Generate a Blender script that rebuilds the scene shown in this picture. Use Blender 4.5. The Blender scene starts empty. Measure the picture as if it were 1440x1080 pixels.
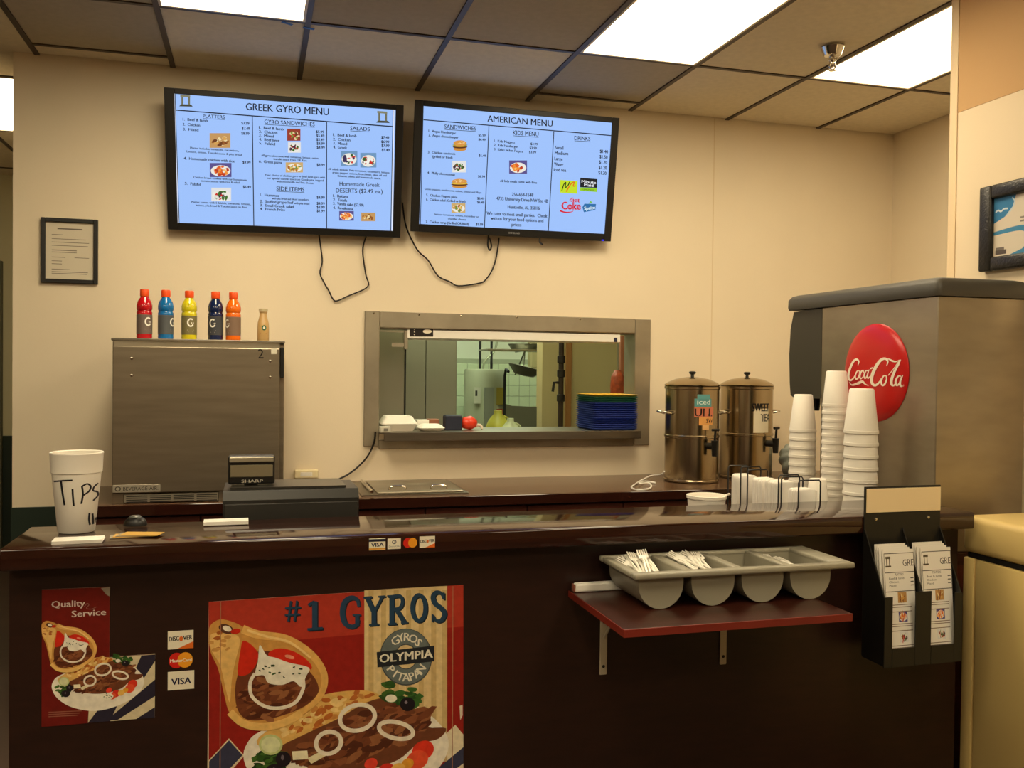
import bpy, bmesh, math, random
from mathutils import Vector, Matrix
random.seed(7)
S = bpy.context.scene
COL = S.collection

# ------------------------------------------------------------------ camera
FPX = 1284.0                                   # focal length in pixels of a 1440 px wide frame
YAW, PIT, ROL = [math.radians(a) for a in (15.748, -0.9325, 0.6454)]
CAM = Vector((0.0, 0.0, 1.5))
_fw = Vector((math.sin(YAW) * math.cos(PIT), math.cos(YAW) * math.cos(PIT), math.sin(PIT)))
_r0 = Vector((math.cos(YAW), -math.sin(YAW), 0))
_u0 = _r0.cross(_fw)
_rt = math.cos(ROL) * _r0 + math.sin(ROL) * _u0
_up = -math.sin(ROL) * _r0 + math.cos(ROL) * _u0
cd = bpy.data.cameras.new('camera'); cam = bpy.data.objects.new('camera', cd); COL.objects.link(cam)
cd.sensor_fit = 'HORIZONTAL'; cd.sensor_width = 36.0; cd.lens = FPX / 1440 * 36; cd.clip_start = 0.05
m3 = Matrix((_rt, _up, -_fw)).transposed()
cam.matrix_world = Matrix.Translation(CAM) @ m3.to_4x4()
S.camera = cam

# ------------------------------------------------------------------ world, exposure
w = bpy.data.worlds.new('world'); S.world = w; w.use_nodes = True
w.node_tree.nodes['Background'].inputs[0].default_value = (0.02, 0.017, 0.012, 1)
w.node_tree.nodes['Background'].inputs[1].default_value = 1.0
S.view_settings.view_transform = 'Standard'; S.view_settings.look = 'None'
S.view_settings.gamma = 1.0; S.view_settings.use_curve_mapping = False
S.view_settings.exposure = 0.0
S.cycles.use_denoising = True

# surveying helpers: where a sight line through a picture point meets a real plane
def ray(x, y): return _rt * ((x - 720) / FPX) - _up * ((y - 540) / FPX) + _fw
def onX(x, y, X): d = ray(x, y); return CAM + d * (X / d.x)
def onY(x, y, Y): d = ray(x, y); return CAM + d * (Y / d.y)
def onZ(x, y, Z): d = ray(x, y); return CAM + d * ((Z - CAM.z) / d.z)

# ------------------------------------------------------------------ materials
def lin(c):
    return tuple((v / 12.92 if v <= 0.04045 else ((v + 0.055) / 1.055) ** 2.4) for v in [q / 255 for q in c])
MATS = {}
def mat(name, rgb, rough=0.5, metal=0.0, bump=0.0, bscale=200, var=0.0, vscale=8, emit=0.0, spec=0.5, stretch=None, trans=0.0, alpha=1.0, coat=0.0):
    if name in MATS: return MATS[name]
    m = bpy.data.materials.new(name); m.use_nodes = True
    nt = m.node_tree; b = nt.nodes['Principled BSDF']
    c = lin(rgb) + (1,)
    b.inputs['Base Color'].default_value = c
    b.inputs['Roughness'].default_value = rough; b.inputs['Metallic'].default_value = metal
    b.inputs['Specular IOR Level'].default_value = spec
    if coat: b.inputs['Coat Weight'].default_value = coat; b.inputs['Coat Roughness'].default_value = 0.06
    if trans: b.inputs['Transmission Weight'].default_value = trans
    if alpha < 1: b.inputs['Alpha'].default_value = alpha
    if emit: b.inputs['Emission Color'].default_value = c; b.inputs['Emission Strength'].default_value = emit
    if var or bump:
        tc = nt.nodes.new('ShaderNodeTexCoord'); mp = nt.nodes.new('ShaderNodeMapping')
        nt.links.new(tc.outputs['Object'], mp.inputs[0])
        if stretch: mp.inputs['Scale'].default_value = stretch
    if var:
        n = nt.nodes.new('ShaderNodeTexNoise'); n.inputs['Scale'].default_value = vscale; n.inputs['Detail'].default_value = 5
        nt.links.new(mp.outputs[0], n.inputs['Vector'])
        r = nt.nodes.new('ShaderNodeMapRange'); r.inputs[1].default_value = 0.3; r.inputs[2].default_value = 0.7
        r.inputs[3].default_value = 1 - var; r.inputs[4].default_value = 1 + var
        nt.links.new(n.outputs['Fac'], r.inputs[0])
        mx = nt.nodes.new('ShaderNodeVectorMath'); mx.operation = 'SCALE'; mx.inputs[0].default_value = c[:3]
        nt.links.new(r.outputs[0], mx.inputs['Scale']); nt.links.new(mx.outputs[0], b.inputs['Base Color'])
    if bump:
        n2 = nt.nodes.new('ShaderNodeTexNoise'); n2.inputs['Scale'].default_value = bscale; n2.inputs['Detail'].default_value = 3
        nt.links.new(mp.outputs[0], n2.inputs['Vector'])
        bp = nt.nodes.new('ShaderNodeBump'); bp.inputs['Strength'].default_value = bump; bp.inputs['Distance'].default_value = 0.002
        nt.links.new(n2.outputs['Fac'], bp.inputs['Height']); nt.links.new(bp.outputs[0], b.inputs['Normal'])
    MATS[name] = m; return m
def print_mat(name, rough=0.35, emit=0.0, var=0.0, spec=0.4):
    """flat print: colours live in the colour attribute of the printed mesh"""
    if name in MATS: return MATS[name]
    m = bpy.data.materials.new(name); m.use_nodes = True
    nt = m.node_tree; b = nt.nodes['Principled BSDF']
    a = nt.nodes.new('ShaderNodeVertexColor'); a.layer_name = 'Col'
    src = a.outputs['Color']
    if var:
        tc = nt.nodes.new('ShaderNodeTexCoord'); n = nt.nodes.new('ShaderNodeTexNoise'); n.inputs['Scale'].default_value = 55; n.inputs['Detail'].default_value = 6
        nt.links.new(tc.outputs['Object'], n.inputs['Vector'])
        r = nt.nodes.new('ShaderNodeMapRange'); r.inputs[1].default_value = 0.3; r.inputs[2].default_value = 0.7; r.inputs[3].default_value = 1 - var; r.inputs[4].default_value = 1 + var
        nt.links.new(n.outputs['Fac'], r.inputs[0])
        mx = nt.nodes.new('ShaderNodeVectorMath'); mx.operation = 'SCALE'
        nt.links.new(src, mx.inputs[0]); nt.links.new(r.outputs[0], mx.inputs['Scale']); src = mx.outputs[0]
    if emit:
        b.inputs['Base Color'].default_value = (0.01, 0.01, 0.01, 1); b.inputs['Specular IOR Level'].default_value = 0.1
        nt.links.new(src, b.inputs['Emission Color']); b.inputs['Emission Strength'].default_value = emit
    else:
        nt.links.new(src, b.inputs['Base Color']); b.inputs['Specular IOR Level'].default_value = spec
    b.inputs['Roughness'].default_value = rough
    MATS[name] = m; return m

WALL = mat('wall_paint', (234, 219, 192), 0.75, bump=0.15, bscale=120, var=0.02, vscale=3)
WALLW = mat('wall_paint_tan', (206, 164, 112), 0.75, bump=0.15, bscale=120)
TRIMW = mat('corner_bead_paint', (236, 210, 170), 0.6)
GREEN = mat('wainscot_green', (22, 40, 30), 0.5)
FLOOR = mat('floor_tile', (70, 55, 45), 0.5, var=0.2, vscale=3)
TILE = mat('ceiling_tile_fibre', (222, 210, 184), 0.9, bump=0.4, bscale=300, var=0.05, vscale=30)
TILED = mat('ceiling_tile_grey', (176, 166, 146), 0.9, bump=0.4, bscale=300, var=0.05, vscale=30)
TBAR = mat('ceiling_bar_brown', (66, 50, 36), 0.5)
WOOD = mat('mahogany_laminate', (46, 22, 15), 0.08, var=0.25, vscale=6, stretch=(2, 14, 14), spec=0.6)
WOODP = mat('mahogany_panel', (40, 19, 12), 0.38, var=0.2, vscale=5, stretch=(3, 3, 14))
WOODS = mat('shelf_laminate', (58, 26, 18), 0.3, var=0.35, vscale=9, stretch=(2, 14, 14))
REDW = mat('shelf_edge_red', (120, 38, 26), 0.4, var=0.1)
CABR = mat('cabinet_red_brown', (98, 46, 32), 0.4, var=0.15, stretch=(3, 3, 12))
STEEL = mat('stainless_steel', (150, 142, 128), 0.33, 1.0, var=0.10, vscale=5, bump=0.05, bscale=60, stretch=(1, 1, 12))
STEELD = mat('stainless_worn', (168, 158, 138), 0.42, 0.75, var=0.18, vscale=4)
CHROME = mat('chrome', (215, 210, 200), 0.12, 1.0)
BLACK = mat('black_plastic', (18, 17, 16), 0.35)
BLACKM = mat('black_matte', (14, 13, 12), 0.6)
DGREY = mat('dark_grey_plastic', (70, 66, 58), 0.5, bump=0.3, bscale=400)
GREYP = mat('grey_bin_plastic', (150, 145, 128), 0.35)
FOAM = mat('white_foam', (240, 234, 222), 0.55, bump=0.08, bscale=500)
WHITE = mat('white_plastic', (240, 236, 226), 0.35)
PAPER = mat('white_paper', (240, 235, 225), 0.7)
CREAMM = mat('cream_enamel', (224, 196, 128), 0.3)
WIRE = mat('black_wire', (12, 11, 10), 0.4)
ORANGE = mat('orange_cap', (240, 84, 24), 0.4)
INK = mat('black_ink', (16, 15, 18), 0.6)
PRINT = print_mat('printed_paper', 0.32, var=0.0)
PRINTV = print_mat('printed_food_poster', 0.30, var=0.12)
SCRP = print_mat('screen_picture', 0.3, emit=1.0)

# ------------------------------------------------------------------ mesh helpers
def obj(name, bm, m, parent=None, smooth=None, loc=None):
    me = bpy.data.meshes.new(name)
    bmesh.ops.recalc_face_normals(bm, faces=bm.faces)
    bm.to_mesh(me); bm.free()
    if m is not None: me.materials.append(m)
    if smooth is not None:
        for p in me.polygons: p.use_smooth = True
        me.set_sharp_from_angle(angle=math.radians(smooth))
    o = bpy.data.objects.new(name, me); COL.objects.link(o)
    if parent is not None: o.parent = parent
    if loc is not None: o.location = loc
    return o
def tag(o, label=None, cat=None, group=None, kind=None):
    if label: o['label'] = label
    if cat: o['category'] = cat
    if group: o['group'] = group
    if kind: o['kind'] = kind
    return o
def thing(name, label, cat, loc=(0, 0, 0), rotz=0, group=None):
    o = bpy.data.objects.new(name, None); COL.objects.link(o)
    o.location = loc; o.rotation_euler = (0, 0, rotz); o.empty_display_size = 0.05
    return tag(o, label, cat, group)
def struct(o): o['kind'] = 'structure'; return o
def copy_tree(o, parent=None):
    c = o.copy(); COL.objects.link(c); c.parent = parent
    for ch in list(o.children): copy_tree(ch, c)
    return c
def B(): return bmesh.new()
def box(bm, lo, hi, bev=0.0, seg=2):
    lo, hi = Vector(lo), Vector(hi); c = (lo + hi) / 2; s = hi - lo
    r = bmesh.ops.create_cube(bm, size=1.0, matrix=Matrix.Translation(c) @ Matrix.Diagonal((s.x, s.y, s.z, 1)))
    if bev:
        es = list({e for v in r['verts'] for e in v.link_edges})
        bmesh.ops.bevel(bm, geom=es, offset=bev, segments=seg, profile=0.5, affect='EDGES')
    return bm
def boxm(bm, size, M, bev=0.0):
    r = bmesh.ops.create_cube(bm, size=1.0, matrix=M @ Matrix.Diagonal((size[0], size[1], size[2], 1)))
    if bev:
        es = list({e for v in r['verts'] for e in v.link_edges})
        bmesh.ops.bevel(bm, geom=es, offset=bev, segments=2, profile=0.5, affect='EDGES')
    return bm
def lathe(bm, prof, c=(0, 0, 0), seg=24, axis='Z', closed=False):
    """prof: list of (r, h) ; axis direction of h"""
    rings = []
    for r, h in prof:
        ring = []
        if r < 1e-6:
            p = {'Z': (0, 0, h), 'Y': (0, h, 0), 'X': (h, 0, 0)}[axis]
            ring = [bm.verts.new(Vector(p) + Vector(c))]
        else:
            for i in range(seg):
                a = 2 * math.pi * i / seg; u, v = r * math.cos(a), r * math.sin(a)
                p = {'Z': (u, v, h), 'Y': (u, h, v), 'X': (h, u, v)}[axis]
                ring.append(bm.verts.new(Vector(p) + Vector(c)))
        rings.append(ring)
    if closed: rings.append(rings[0])
    for a, b in zip(rings, rings[1:]):
        if len(a) == 1 and len(b) == 1: continue
        for i in range(seg):
            j = (i + 1) % seg
            if len(a) == 1: bm.faces.new((a[0], b[j], b[i]))
            elif len(b) == 1: bm.faces.new((a[i], a[j], b[0]))
            else: bm.faces.new((a[i], a[j], b[j], b[i]))
    return bm
def tube(bm, pts, r, seg=8, closed=False, caps=True):
    pts = [Vector(p) for p in pts]; n = len(pts); rings = []; prev = None
    for i, p in enumerate(pts):
        if closed: t = pts[(i + 1) % n] - pts[i - 1]
        else: t = pts[min(i + 1, n - 1)] - pts[max(i - 1, 0)]
        t.normalize()
        if prev is None:
            a = Vector((0, 0, 1)) if abs(t.z) < 0.9 else Vector((1, 0, 0))
            nrm = t.cross(a).normalized()
        else:
            nrm = (prev - t * prev.dot(t)).normalized()
        prev = nrm; bn = t.cross(nrm)
        rr = r[i] if isinstance(r, (list, tuple)) else r
        rings.append([bm.verts.new(p + (nrm * math.cos(2 * math.pi * k / seg) + bn * math.sin(2 * math.pi * k / seg)) * rr) for k in range(seg)])
    prs = list(zip(rings, rings[1:]))
    if closed: prs.append((rings[-1], rings[0]))
    for a, b in prs:
        for k in range(seg): bm.faces.new((a[k], a[(k + 1) % seg], b[(k + 1) % seg], b[k]))
    if caps and not closed:
        bm.faces.new(rings[0]); bm.faces.new(rings[-1])
    return bm
def spline(pts, n=6, closed=False):
    pts = [Vector(p) for p in pts]; out = []; N = len(pts)
    rng = range(N if closed else N - 1)
    for i in rng:
        if closed: p0, p1, p2, p3 = pts[i - 1], pts[i], pts[(i + 1) % N], pts[(i + 2) % N]
        else: p0, p1, p2, p3 = pts[max(i - 1, 0)], pts[i], pts[i + 1], pts[min(i + 2, N - 1)]
        for k in range(n):
            t = k / n
            out.append(0.5 * ((2 * p1) + (p2 - p0) * t + (2 * p0 - 5 * p1 + 4 * p2 - p3) * t * t + (3 * p1 - p0 - 3 * p2 + p3) * t ** 3))
    if not closed: out.append(pts[-1])
    return out
def prism(bm, poly, axis, a, b):
    """poly of 2-D points extruded along axis from a to b. axis X: (y,z), Y: (x,z), Z: (x,y)"""
    def P(q, h): return {'X': (h, q[0], q[1]), 'Y': (q[0], h, q[1]), 'Z': (q[0], q[1], h)}[axis]
    va = [bm.verts.new(P(q, a)) for q in poly]; vb = [bm.verts.new(P(q, b)) for q in poly]
    n = len(poly)
    bm.faces.new(va); bm.faces.new(list(reversed(vb)))
    for i in range(n): bm.faces.new((va[i], va[(i + 1) % n], vb[(i + 1) % n], vb[i]))
    return bm
def rrect(x0, y0, x1, y1, r, n=4):
    out = []
    for cx, cy, a0 in ((x1 - r, y1 - r, 0), (x0 + r, y1 - r, 90), (x0 + r, y0 + r, 180), (x1 - r, y0 + r, 270)):
        for k in range(n + 1):
            a = math.radians(a0 + 90 * k / n); out.append((cx + r * math.cos(a), cy + r * math.sin(a)))
    return out
def simple(name, fn, m, parent=None, smooth=None):
    bm = B(); fn(bm); return obj(name, bm, m, parent, smooth)

# ------------------------------------------------------------------ flat print (lettering, pictures)
_fonts = {}
def glyphs(body):
    """polygons of a line of lettering, unit em, from the built-in font"""
    if body in _fonts: return _fonts[body]
    cu = bpy.data.curves.new('t', 'FONT'); cu.body = body; cu.size = 1.0; cu.resolution_u = 2
    o = bpy.data.objects.new('t', cu); me = o.to_mesh()
    vs = [v.co.copy() for v in me.vertices]; fs = [list(p.vertices) for p in me.polygons]
    o.to_mesh_clear(); bpy.data.objects.remove(o); bpy.data.curves.remove(cu)
    _fonts[body] = (vs, fs); return vs, fs
class Art:
    """collects flat coloured shapes; to3(p) turns an artwork point into the local 3-D point of the surface, nrm is the way the surface faces"""
    def __init__(s, to3, nrm, step=2e-5):
        s.to3, s.n, s.step = to3, Vector(nrm), step; s.v = []; s.f = []; s.c = []; s.layer = 1; s.boxes = []
    def _add(s, pts3, faces, col):
        # each shape lies just above the earlier shapes that it overlaps
        e = 1e-6
        lo = [min(p[i] for p in pts3) - e for i in range(3)]; hi = [max(p[i] for p in pts3) + e for i in range(3)]
        ly = 0
        for q, a, b in s.boxes:
            if q > ly and a[0] < hi[0] and b[0] > lo[0] and a[1] < hi[1] and b[1] > lo[1] and a[2] < hi[2] and b[2] > lo[2]: ly = q
        ly += 1; s.boxes.append((ly, lo, hi))
        b = len(s.v); k = s.step * ly
        if s.n.length > 0: s.v += [p + s.n * k for p in pts3]
        else: s.v += [p + Vector((p.x, p.y, 0)).normalized() * k for p in pts3]   # wrapped round an upright axis
        for f in faces: s.f.append([b + i for i in f]); s.c.append(lin(col))
    def poly(s, pts, col, up=True):
        s._add([s.to3(p) for p in pts], [list(range(len(pts)))], col)
        if up: s.layer += 1
    def rect(s, x0, y0, x1, y1, col, up=True): s.poly([(x0, y0), (x1, y0), (x1, y1), (x0, y1)], col, up)
    def ell(s, cx, cy, rx, ry, col, rot=0, n=20, up=True, wob=0.0):
        c, q = math.cos(math.radians(rot)), math.sin(math.radians(rot)); pts = []
        for i in range(n):
            a = 2 * math.pi * i / n; k = 1 + random.uniform(-wob, wob)
            x, y = rx * k * math.cos(a), ry * k * math.sin(a); pts.append((cx + x * c - y * q, cy + x * q + y * c))
        # fan, so that wobbly outlines stay valid
        P = [s.to3((cx, cy))] + [s.to3(p) for p in pts]
        s._add(P, [[0, i + 1, (i + 1) % n + 1] for i in range(n)], col)
        if up: s.layer += 1
    def line(s, pts, wd, col, n=5, closed=False, up=True, raw=False):
        pts = [Vector((p[0], p[1], 0)) for p in pts]
        sp = pts if raw else spline(pts, n, closed)
        L, R = [], []
        N = len(sp)
        for i, p in enumerate(sp):
            if closed: t = sp[(i + 1) % N] - sp[i - 1]
            else: t = sp[min(i + 1, N - 1)] - sp[max(i - 1, 0)]
            t = t.normalized() if t.length > 1e-9 else Vector((1, 0, 0)); nn = Vector((-t.y, t.x, 0))
            k = wd(i / max(N - 1, 1)) if callable(wd) else wd
            L.append(p + nn * k / 2); R.append(p - nn * k / 2)
        P = [s.to3(q) for q in L] + [s.to3(q) for q in R]
        fs = [[i, i + 1, N + i + 1, N + i] for i in range(N - 1)]
        if closed: fs.append([N - 1, 0, N, 2 * N - 1])
        s._add(P, fs, col)
        if up: s.layer += 1
    def text(s, body, p0, p1, cap, col, up=False, bold=0):
        """p0 left baseline, p1 right baseline (artwork units, y down), cap = capital height"""
        vs, fs = glyphs(body)
        if not vs: return
        x0 = min(v.x for v in vs); x1 = max(v.x for v in vs)
        p0, p1 = Vector((p0[0], p0[1], 0)), Vector((p1[0], p1[1], 0)); d = p1 - p0
        k = cap / 0.729
        for dx in ([0] if not bold else [-bold, bold]):
            P = []
            for v in vs:
                q = p0 + d * ((v.x - x0) / (x1 - x0)); P.append(s.to3((q.x + dx, q.y - v.y * k)))
            s._add(P, fs, col)
        if up: s.layer += 1
    def speck(s, cx, cy, rx, ry, cols, n, r0, r1, rot=0, asp=2.0):
        c, q = math.cos(math.radians(rot)), math.sin(math.radians(rot))
        for i in range(n):
            a = random.uniform(0, 6.283); k = math.sqrt(random.random())
            x, y = rx * k * math.cos(a), ry * k * math.sin(a); r = random.uniform(r0, r1)
            s.ell(cx + x * c - y * q, cy + x * q + y * c, r * asp, r, random.choice(cols), rot + random.uniform(-30, 30), 8, up=(i % 4 == 0), wob=0.25)
    def build(s, name, m, parent=None):
        me = bpy.data.meshes.new(name); me.from_pydata([tuple(v) for v in s.v], [], s.f)
        a = me.color_attributes.new('Col', 'FLOAT_COLOR', 'CORNER'); i = 0
        for f, c in zip(s.f, s.c):
            for _ in f: a.data[i].color = (c[0], c[1], c[2], 1); i += 1
        # make every face look along the surface normal
        me.materials.append(m); me.update()
        bm = bmesh.new(); bm.from_mesh(me)
        for f in bm.faces:
            f.normal_update()
            d = s.n if s.n.length > 0 else Vector((f.verts[0].co.x, f.verts[0].co.y, 0))
            if f.normal.dot(d) < 0: f.normal_flip()
        bm.to_mesh(me); bm.free()
        o = bpy.data.objects.new(name, me); COL.objects.link(o)
        if parent is not None: o.parent = parent
        return o
def food(a, x0, y0, x1, y1, kind=0):
    """a small printed food picture"""
    bgs = [(196, 150, 92), (90, 80, 140), (225, 225, 225), (150, 60, 45), (110, 150, 190), (205, 170, 110)]
    cx, cy, w, h = (x0 + x1) / 2, (y0 + y1) / 2, x1 - x0, y1 - y0
    a.rect(x0, y0, x1, y1, bgs[kind % 6])
    if kind % 3 != 0: a.ell(cx, cy + h * .05, w * .46, h * .40, (236, 232, 222), n=16)
    sets = [[(150, 88, 40), (214, 160, 84), (110, 60, 30), (236, 214, 160)], [(226, 96, 34), (240, 140, 50), (190, 60, 30), (246, 190, 110)],
            [(60, 110, 40), (226, 226, 214), (200, 40, 30), (70, 40, 60)], [(180, 50, 36), (230, 200, 150), (120, 150, 60), (110, 56, 36)],
            [(60, 96, 50), (200, 50, 40), (240, 240, 230), (60, 50, 90)], [(214, 150, 60), (240, 200, 110), (170, 96, 40), (120, 140, 60)]][kind % 6]
    for i in range(22):
        t = random.uniform(0, 6.283); k = math.sqrt(random.random())
        a.ell(cx + w * .36 * k * math.cos(t), cy + h * .05 + h * .30 * k * math.sin(t), w * random.uniform(.06, .13), h * random.uniform(.06, .13), random.choice(sets), random.uniform(0, 180), 8, up=(i % 3 == 0), wob=.2)
# ================================================================== THE SETTING
ZT = 2.974                    # ceiling height
YB = 4.83                     # face of the back wall
XN, YN = 2.60, 2.975          # thin partition at the right: face and far end
XR = 3.80                     # right wall further back
XW = -1.11                    # left end of the back wall
Y0, XL = -3.6, -4.4           # room limits behind and left of the camera
CY, KY = 8.0, 8.9             # far walls of corridor and kitchen

struct(simple('floor', lambda b: box(b, (XL - .2, Y0 - .2, -.1), (4.2, KY + .2, 0)), FLOOR))
# back wall with the pass-through opening
OX0, OX1, OZ0, OZ1 = 0.622, 2.091, 1.150, 1.714
def _bw(b):
    box(b, (XW, YB, 0), (OX0, YB + .15, 3.1)); box(b, (OX1, YB, 0), (XR + .15, YB + .15, 3.1))
    box(b, (OX0, YB, 0), (OX1, YB + .15, OZ0)); box(b, (OX0, YB, OZ1), (OX1, YB + .15, 3.1))
wb = struct(simple('wall_back', _bw, WALL))
simple('panel_joint', lambda b: box(b, (2.568, YB - .0008, .9), (2.574, YB, ZT)), mat('joint_paint', (222, 202, 165), .8), wb)
struct(simple('wall_right', lambda b: box(b, (XR, Y0, 0), (XR + .15, YB, 3.1)), WALL))
wn = struct(simple('wall_partition', lambda b: box(b, (XN, 2.43, 0), (XN + .045, YN, ZT - .005)), mat('wall_paint_near', (236, 216, 184), .7, bump=.15, bscale=120)))
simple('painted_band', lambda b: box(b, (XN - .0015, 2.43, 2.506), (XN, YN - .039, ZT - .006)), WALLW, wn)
simple('corner_bead', lambda b: box(b, (XN - .004, YN - .038, 0), (XN, YN + .001, ZT - .006), .0015), TRIMW, wn)
struct(simple('wall_left', lambda b: box(b, (XL - .15, Y0, 0), (XL, CY, 3.1)), WALL))
struct(simple('wall_front', lambda b: box(b, (XL, Y0 - .15, 0), (XR, Y0, 3.1)), mat('wall_dining', (150, 120, 84), .8)))
struct(simple('wall_corridor', lambda b: box(b, (XL, CY, 0), (-.95, CY + .15, 3.1)), mat('wall_paint_green_cream', (205, 200, 165), .8)))
struct(simple('wall_divider', lambda b: box(b, (XW, YB + .15, 0), (-.95, CY, 3.1)), WALL))
struct(simple('trim_1', lambda b: box(b, (XW - .004, YB - .012, 0), (OX0 + .2, YB, .813), .002), GREEN))
struct(simple('trim_2', lambda b: box(b, (XL, CY - .02, 0), (-1.2, CY, .93), .003), GREEN))
struct(simple('trim_3', lambda b: (box(b, (-1.99, CY - .06, .0), (-1.90, CY - .02, 2.3), .006)), mat('door_casing_olive', (92, 92, 70), .6)))
struct(simple('trim_4', lambda b: box(b, (XL, Y0, 0), (XL + .012, YB, .9)), GREEN))
# kitchen shell behind the pass-through
KW = mat('kitchen_white', (226, 232, 214), .6)
struct(simple('wall_kitchen_far', lambda b: box(b, (-.95, KY, 0), (4.2, KY + .15, 2.9)), KW))
struct(simple('wall_kitchen_right', lambda b: (box(b, (2.21, 6.95, 0), (4.2, 7.10, 2.9))), mat('kitchen_cream', (216, 190, 138), .75)))
struct(simple('wall_kitchen_side', lambda b: box(b, (4.05, YB + .15, 0), (4.2, 6.95, 2.9)), KW))
struct(simple('trim_5', lambda b: box(b, (2.405, 6.925, 0), (2.45, 6.95, 2.4), .004), mat('door_trim_orange', (196, 132, 76), .6)))
struct(simple('ceiling_kitchen', lambda b: box(b, (-.95, YB + .15, 2.75), (4.2, KY, 2.85)), KW))
# white wall tiles in the kitchen
kt = struct(simple('trim_6', lambda b: box(b, (1.6, KY - .012, .9), (2.95, KY - .001, 1.60)), mat('grout', (176, 184, 160), .8)))
tm = None
TLM = mat('wall_tile_white', (214, 228, 196), .25)
for i in range(12):
    for j in range(6):
        if tm is None:
            o = simple('wall_tile', lambda b: box(b, (-.0525, -.006, -.0525), (.0525, 0, .0525), .003, 1), TLM, kt); tm = o.data
        else:
            o = bpy.data.objects.new('wall_tile', tm); COL.objects.link(o); o.parent = kt
        o.location = (1.66 + i * .1085, KY - .012, .955 + j * .1085)

# ------------------------------------------------------------------ ceiling: bars, tiles, light panels
GX = [-1.008 + .6096 * k for k in range(-6, 9)]          # bars running away from the camera
GY = [4.03 - 1.219 * j for j in range(-4, 7)]            # cross bars
ceil = struct(simple('ceiling', lambda b: box(b, (XL, Y0, ZT + .02), (XR + .15, CY, ZT + .1)), mat('plenum', (40, 36, 30), .9)))
LIGHTS = {(1, 0), (4, 0), (6, 0), (-1, -2), (1, 2), (4, 2), (-2, 2), (1, 4), (4, 4), (-2, 4)}
def ymax(x): return CY if x < XW - .05 else YB
for k, x in enumerate(GX):
    if x > XR - .05: continue
    ye = ymax(x); ys = Y0
    simple('grid_bar', lambda b: box(b, (x - .012, ys, ZT - .004), (x + .012, ye, ZT + .02)), TBAR, ceil)
_tm = {}
def tile(x0, x1, y0, y1, sag=0.0, m=None):
    m = m or TILE; key = (round(x1 - x0, 3), round(y1 - y0, 3), m.name)
    if key not in _tm:
        hx, hy = (x1 - x0) / 2 - .011, (y1 - y0) / 2 - .011
        o = simple('ceiling_tile', lambda b: box(b, (-hx, -hy, 0), (hx, hy, .014), .002, 1), m, ceil); _tm[key] = o.data
    else:
        o = bpy.data.objects.new('ceiling_tile', _tm[key]); COL.objects.link(o); o.parent = ceil
    o.location = ((x0 + x1) / 2, (y0 + y1) / 2, ZT + .002 + sag)
def cross(x0, x1, y): simple('cross_bar', lambda b: box(b, (x0 + .012, y - .011, ZT - .003), (x1 - .012, y + .011, ZT + .018)), TBAR, ceil)
LIGHTC = (255, 236, 197)
EMS = {(1, 0): 17.0, (4, 0): 14.5, (6, 0): 8.0, (-1, -2): 8.0}
LFR = mat('light_frame_white', (225, 215, 195), .5)
LAB = {(1, 0): 'lit ceiling light panel above the left menu screen, cut by the top of the picture',
       (4, 0): 'large lit ceiling light panel above the right menu screen',
       (6, 0): 'lit ceiling light panel at the right beside the chrome sprinkler',
       (-1, -2): 'lit light panel past the left end of the back wall'}
def light(k, j, x0, x1, y0, y1):
    lab = LAB.get((k, j), 'lit ceiling light panel over the dining side, out of view')
    t = thing('ceiling_light', lab, 'ceiling light', ((x0 + x1) / 2, (y0 + y1) / 2, ZT - .004), 0, 'fluorescent ceiling panels')
    hx, hy = (x1 - x0) / 2 - .012, (y1 - y0) / 2 - .012
    def fr(b):
        for s in (-1, 1):
            box(b, (s * hx - .012 * (s > 0), -hy, 0), (s * hx + .012 * (s < 0), hy, .03))
            box(b, (-hx + .012, s * hy - .012 * (s > 0), 0), (hx - .012, s * hy + .012 * (s < 0), .03))
    simple('frame', fr, LFR, t)
    simple('diffuser', lambda b: box(b, (-hx + .012, -hy + .012, .006), (hx - .012, hy - .012, .012)), mat('lit_diffuser_%d' % (EMS.get((k, j), 12.0) * 10), LIGHTC, .5, emit=EMS.get((k, j), 12.0)), t)
for k in range(-6, 8):
    x0 = -1.008 + .6096 * k; x1 = x0 + .6096
    x0c, x1c = max(x0, XL), min(x1, XR)
    if x1c - x0c < .05: continue
    for j in range(-4, 7):
        y1 = 4.03 - 1.219 * j; y0 = y1 - 1.219
        mid = (x0c + x1c) / 2
        ye, ys = min(y1, ymax(mid)), max(y0, Y0)
        if ye - ys < .06: continue
        if (k, j) in LIGHTS: light(k, j, x0c, x1c, ys, ye)
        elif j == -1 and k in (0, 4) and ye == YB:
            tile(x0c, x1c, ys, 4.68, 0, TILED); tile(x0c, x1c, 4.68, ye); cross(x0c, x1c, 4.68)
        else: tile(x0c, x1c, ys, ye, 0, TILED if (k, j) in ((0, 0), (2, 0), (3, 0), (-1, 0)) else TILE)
        if y1 < ymax(mid) - .03 and y1 > ys: cross(x0c, x1c, y1)
# blue tape bits near the left panel
for n, (x, y, a) in enumerate(((404, 33, .5), (434, 40, .2))):
    p = onZ(x, y, ZT - .005)
    bm = B(); boxm(bm, (.05, .018, .0008), Matrix.Translation((p.x, p.y, ZT - .0048)) @ Matrix.Rotation(a, 4, 'Z'))
    tag(obj('tape_strip', bm, mat('blue_tape', (40, 110, 190), .6)), ['torn bit of blue tape on the ceiling bar, the left one', 'torn bit of blue tape at the crossing of ceiling bars'][n], 'tape', 'blue tape bits')
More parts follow.
